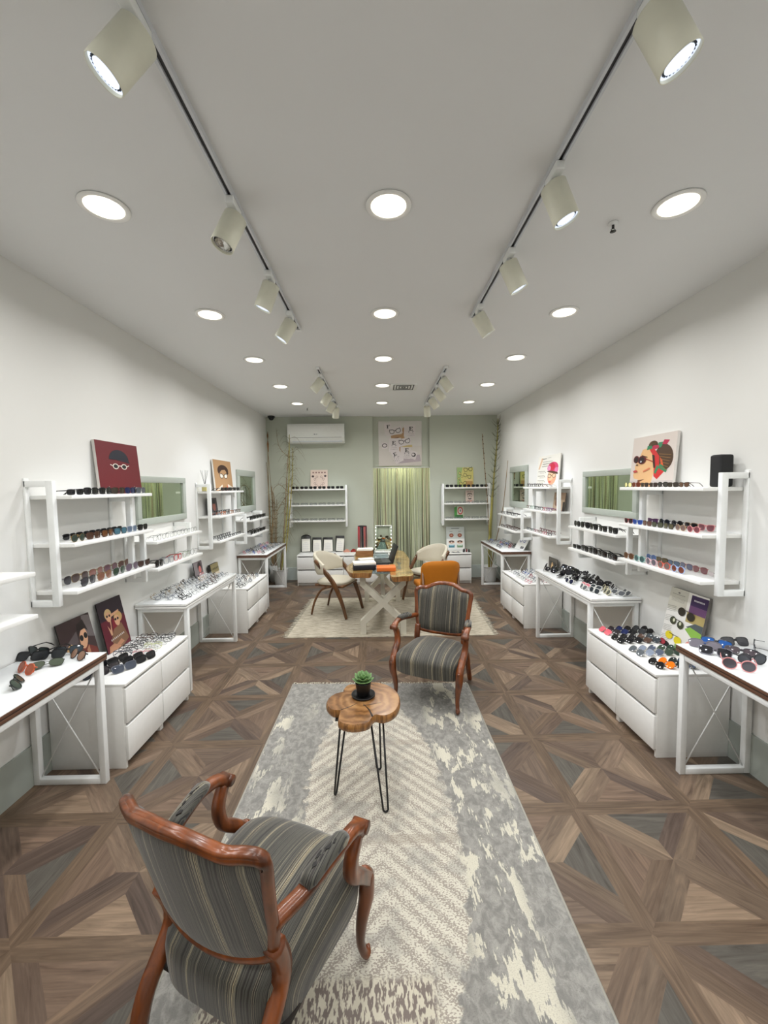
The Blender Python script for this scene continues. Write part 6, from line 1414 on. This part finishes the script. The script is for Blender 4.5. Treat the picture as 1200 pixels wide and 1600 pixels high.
# ---- laid-out tables and chests
def field(s, y0, y1, u0, u1, z, ny, nu, pal, where, kind, seed, jit=0.012, yawj=0.25, skip=0.0, detail=False, tilt=0.0, folded=True, stys=('square', 'round', 'rect', 'panto'), keepout=None):
    rr = random.Random(seed)
    for j in range(nu):
        for i in range(ny):
            y = lerp(y0, y1, (i + 0.5) / ny) + rr.uniform(-jit, jit) + (0.03 if j % 2 else -0.03) * (0.5 if ny > 1 else 0); u = lerp(u0, u1, (j + 0.5) / nu) + rr.uniform(-jit, jit) * 0.4
            c = rr.choice(pal); st = rr.choice(stys); yj = rr.uniform(-yawj, yawj)
            if rr.random() < skip or (keepout and keepout(y, u)): continue
            cn, fc, lc, wire = c
            lb = '%s %s %s lying %s, %s%s' % (cn, {'square': 'square', 'round': 'round', 'rect': 'slim', 'panto': 'oval'}[st], kind, where, 'near' if i < ny / 2 else 'far', ' aisle' if j < nu / 2 else ' wall')
            glasses((X(s, u), y, z), (PI / 2 if s < 0 else -PI / 2) + yj, st, fc, lc, wire, folded=folded, tilt=tilt, lb=lb, grp='%s %s' % (kind, where), detail=detail)
PALE = [('black', BK, 'clear', False), ('black', BK, 'clear', False), ('thin dark metal', (54, 54, 58), 'clear', True), ('thin dark metal', (54, 54, 58), 'clear', True), ('silver', SIL, 'clear', True), ('dark brown', (66, 42, 32), 'clear', False), ('grey', (110, 116, 124), 'clear', False), ('gold', GOLD, 'clear', True)]
PAL2 = PALE + [('blue', (60, 84, 150), 'clear', False), ('dark red', (136, 40, 52), 'clear', False), ('pink', (206, 140, 150), 'clear', False)]
TLT = math.radians(-38)
field(-1, 3.40, 4.44, 1.685, 2.03, TT, 6, 6, PALE, 'in dense rows on left middle table', 'eyeglasses', 1, tilt=TLT, keepout=lambda y, u: u > 1.95 and y > 4.22)
field(-1, 4.72, 5.48, 1.65, 2.00, CT, 5, 5, PALE, 'on the far left chest', 'eyeglasses', 2, tilt=TLT, keepout=lambda y, u: u > 1.93 and y < 5.05)
field(-1, 5.78, 6.86, 1.69, 2.03, TT, 7, 5, PAL2, 'on far left corner table', 'eyeglasses', 3, tilt=TLT)
field(1, 5.98, 6.84, 1.69, 2.03, TT, 6, 5, PAL2, 'on far right corner table', 'eyeglasses', 4, tilt=TLT)
field(1, 4.72, 5.46, 1.65, 1.99, CT, 5, 5, PAL2, 'on the far right chest', 'eyeglasses', 5, tilt=TLT)
# near left chest: rows of spectacles, then big sunglasses
PN = [('black', BK, 'clear', False), ('thin dark metal', (60, 60, 64), 'clear', True), ('pale green', (190, 200, 160), 'clear', True), ('brown', BRN, 'clear', False), ('pink', (216, 160, 160), 'clear', True)]
rr = random.Random(12)
names = [['pink rimmed', 'thin round silver', 'pale yellow', 'dark wire', 'black and clear', 'thin black'], ['black and clear', 'black square', 'slim black', 'black browline', 'tortoiseshell', 'dark tortoiseshell']]
cols_ = [[(214, 150, 152), SIL, (196, 200, 150), (70, 70, 74), BK, (40, 40, 42)], [(60, 64, 80), BK, BK, BK, TORT, (50, 36, 26)]]
for r_ in range(2):
    for i in range(6):
        y = 2.86 + i * 0.058 + (0.0 if r_ == 0 else 0.03); u = 1.765 + r_ * 0.145 if False else (1.74, 1.88)[r_]
        glasses((X(-1, u), 2.80 + i * 0.066, CT), 0.25 + rr.uniform(-0.1, 0.1), rr.choice(['round', 'square', 'panto']), cols_[r_][i], 'clear', (i in (1, 3)) and r_ == 0, tilt=math.radians(-20), folded=True,
                lb='%s eyeglasses on near left chest, %s row, %s from near end' % (names[r_][i], ('front', 'wall-side')[r_], ORD[i]), grp='eyeglasses on the near left chest')
for i, (u, y, sty, cn, fc, lc) in enumerate(((1.83, 2.70, 'shield', 'big plain black', BK, LB_), (1.74, 2.715, 'shield', 'big glossy black', BK, LB_), (1.665, 2.735, 'shield', 'big speckled black', (26, 26, 28), (30, 30, 32)), (1.715, 2.575, 'shield', 'marbled grey', (96, 100, 110), (70, 76, 88)), (1.80, 2.56, 'shield', 'smoky black', (34, 34, 38), (54, 50, 52)), (1.86, 2.50, 'square', 'dark blue black', (22, 24, 34), (22, 24, 34)), (1.91, 2.60, 'square', 'black', BK, LB_), (1.93, 2.47, 'square', 'glossy black', BK, LB_))):
    glasses((X(-1, u), y, CT), math.radians(62) + rr.uniform(-0.15, 0.15), sty, fc, lc, None, folded=True, tilt=math.radians(-25), scale=1.02, lb='%s sunglasses on the near left chest, %s' % (cn, ('farthest of the sunglasses, wall side', 'middle of the far three', 'nearest the drawer fronts, far', 'in front of the others', 'second in front', 'behind the table leg', 'by the photo board', 'near corner at the wall')[i]), grp='sunglasses on the near left chest')
# near right chest: ordered rows
lines = [(3.11, [('square', 'pink', (222, 110, 120), (214, 96, 108)), ('square', 'black brown', (40, 34, 36), (44, 38, 42)), ('square', 'navy blue', NVY, (28, 38, 80)), ('square', 'black', BK, LB_), ('pilot', 'dark grey', (40, 42, 44), (50, 52, 54)), ('round', 'large black', BK, LB_)]),
         (2.94, [('cat', 'black', BK, LB_), ('square', 'black', BK, LB_), ('square', 'glossy black', BK, LB_), ('cat', 'dark brown', (66, 50, 42), (84, 64, 54)), ('square', 'grey', (70, 74, 78), (60, 66, 70))]),
         (2.72, [('pilot', 'silver', SIL, (90, 96, 100)), ('pilot', 'pale blue', SIL, (130, 140, 156)), ('pilot', 'steel blue', SIL, (84, 92, 108)), ('pilot', 'green', (90, 100, 84), (60, 74, 62)), ('pilot', 'dark green', (70, 84, 70), (46, 62, 52)), ('pilot', 'olive', (84, 90, 84), (60, 70, 66))]),
         (2.52, [('round', 'round black', BK, LB_), ('round', 'bright orange', (232, 122, 20), (232, 116, 16)), ('round', 'dark green', (30, 36, 34), (34, 42, 40)), ('pilot', 'blue grey', (60, 66, 74), (66, 76, 92)), ('round', 'round steel blue', (80, 90, 104), (76, 90, 116)), ('square', 'dark smoke', (60, 66, 64), (52, 62, 60))])]
for li, (y, its) in enumerate(lines):
    for i, (sty, cn, fc, lc) in enumerate(its):
        u = 1.675 + i * 0.066
        if li == 2 and i > 4: continue
        if li == 1 and i > 4: continue
        if y < 2.85 and u > 1.88 and li != 3: pass
        glasses((X(1, u), y, CT), -PI / 2 + 0.05, sty, fc, lc, sty == 'pilot' and li == 2, folded=True, tilt=math.radians(-48), lb='%s sunglasses on near right chest, %s row from far end, %s from drawers' % (cn, ORD[li], ORD[i]), grp='sunglasses on the near right chest')
# right middle table: black heap at the far part, white ones at the near end
rr = random.Random(77); cnt = 0
for j in range(4):
    for i in range(8):
        y = 4.40 - i * 0.104 + rr.uniform(-0.02, 0.02); u = 1.745 + j * 0.078 + rr.uniform(-0.012, 0.012)
        if (i == 2 and j < 2) or (j == 0 and i > 3) or (i > 5 and j < 2) or (i == 4 and j == 2): continue
        hs = rr.choice(['square', 'cat', 'round', 'shield'])
        glasses((X(1, u), y, TT + (0.0 if (i + j) % 3 else 0.0)), -PI / 2 + rr.uniform(-0.9, 0.9), hs, BK, rr.choice([LB_, (30, 30, 34)]), None, folded=rr.random() < 0.85, tilt=math.radians(rr.uniform(-60, -15)), roll=rr.uniform(-0.3, 0.3),
                lb='black %s sunglasses tumbled on the right middle table, %s, %s side' % ({'square': 'square', 'cat': 'cat-eye', 'round': 'round', 'shield': 'wide'}[hs], 'far end' if i < 3 else ('middle' if i < 5 else 'nearer part'), 'aisle' if j < 2 else ('centre' if j < 3 else 'wall')), grp='black sunglasses heaped on the right middle table', detail=True, scale=0.98); cnt += 1
for i, (u, y, sty, cn, fc, lc) in enumerate(((1.755, 3.92, 'round', 'white round', WHT, (34, 36, 44)), (1.72, 3.80, 'cat', 'white navy-lensed', WHT, (26, 30, 60)), (1.74, 3.58, 'cat', 'white slim', WHT, (90, 94, 100)), (1.80, 3.66, 'rect', 'pink flat', (226, 190, 190), (200, 120, 130)), (1.84, 3.56, 'square', 'white framed grey', WHT, (52, 58, 62)), (1.77, 3.44, 'square', 'white framed dark', WHT, (44, 50, 56)), (1.90, 3.52, 'round', 'ivory', (222, 214, 180), (60, 62, 60)), (1.85, 3.40, 'round', 'cream framed', (226, 220, 190), (70, 72, 66)), (1.97, 3.50, 'cat', 'white and black', WHT, (40, 42, 46)), (1.93, 3.37, 'square', 'white square', WHT, (96, 100, 104)), (2.00, 3.38, 'square', 'white broad', WHT, (84, 88, 92)), (2.02, 3.62, 'square', 'black and white', WHT, LB_))):
    glasses((X(1, u), y, TT), -PI / 2 + rr.uniform(-0.5, 0.5), sty, fc, lc, None, folded=True, tilt=math.radians(rr.uniform(-50, -20)), lb='%s sunglasses on near end of right middle table, %s' % (cn, ('farthest from camera', 'at the front edge', 'right at the front edge', 'in the middle', 'behind the slim ones', 'near corner', 'beside the cream pair', 'close to the corner', 'wall side', 'near wall side', 'nearest the wall', 'among the black ones')[i]), grp='white sunglasses on the right middle table')
# the two near tables, each pair placed on its own
def facing(th, x, y):
    a = math.radians(th)
    return a if (math.sin(a) * -x + -math.cos(a) * -y) > 0 else a + PI
NT = [(-1.955, 2.285, -12, 'square', BK, (74, 84, 84), None, False, -22, 'black square sunglasses with green-grey lenses, at the far wall corner of the left edge table'),
      (-1.955, 2.215, 4, 'square', BK, (36, 38, 40), None, True, -40, 'black folded sunglasses just in front of the green-grey pair, left edge table'),
      (-1.855, 2.235, 14, 'square', BK, (40, 42, 44), None, True, -35, 'black sunglasses in the middle of the far end, left edge table'),
      (-1.790, 2.285, 22, 'square', (26, 26, 28), (58, 66, 72), False, True, -30, 'grey-lensed black sunglasses behind the middle black pair, left edge table'),
      (-1.705, 2.225, -28, 'round', (38, 26, 22), (150, 116, 96), False, True, -32, 'round brown gradient sunglasses at the far aisle corner, left edge table'),
      (-1.845, 2.055, -24, 'round', (196, 92, 56), (176, 96, 70), None, True, -28, 'orange-red sunglasses lying on the left edge table'),
      (-1.775, 2.120, 32, 'pilot', (70, 72, 60), (74, 82, 68), True, True, -66, 'thin olive wire sunglasses in the middle of the left edge table'),
      (-1.742, 1.945, -58, 'round', (40, 46, 42), (64, 74, 64), None, True, -40, 'dark green round sunglasses near the aisle edge, left edge table'),
      (-1.950, 2.030, -52, 'round', (90, 60, 50), (40, 84, 150), False, True, -45, 'blue mirrored sunglasses cut by the left edge of the photo'),
      (-1.860, 1.875, -50, 'square', (60, 56, 58), (80, 76, 80), None, True, -40, 'grey sunglasses below the blue mirrored pair at the left photo edge'),
      (1.905, 2.245, -52, 'square', (22, 26, 36), (36, 84, 150), None, True, -38, 'blue mirrored black sunglasses at the far end of the right edge table'),
      (1.830, 2.225, -40, 'pilot', (104, 100, 108), (110, 106, 114), None, True, -55, 'translucent grey sunglasses beside the blue mirrored pair, right edge table'),
      (1.805, 2.125, -42, 'square', (96, 92, 100), (44, 44, 48), None, True, -40, 'grey framed dark sunglasses nearer the camera than the blue pair, right edge table'),
      (2.045, 2.255, -6, 'square', (50, 50, 52), (70, 70, 72), False, True, -35, 'small dark sunglasses in the middle of the right edge table'),
      (1.950, 2.125, -42, 'rect', (72, 68, 72), (84, 76, 80), None, True, -30, 'folded brown-grey sunglasses in the middle of the right edge table'),
      (1.915, 2.020, -8, 'round', (40, 42, 46), (64, 68, 74), None, False, -25, 'large black sunglasses behind the pink pair, right edge table'),
      (1.785, 1.955, -36, 'round', (226, 150, 150), (84, 80, 86), None, False, -30, 'pink framed sunglasses at the front edge of the right edge table'),
      (2.075, 2.190, 48, 'pilot', (60, 62, 64), (110, 112, 116), True, False, 0, 'grey wire sunglasses standing upright at the wall, right edge table')]
for x, y, th, sty, fc, lc, wire, fold, tl, lb in NT:
    glasses((x, y, TT), facing(th, x, y), sty, fc, lc, wire, folded=fold, tilt=math.radians(tl), lb=lb, scale=1.08)
print('EYEWEAR', NCOUNT)
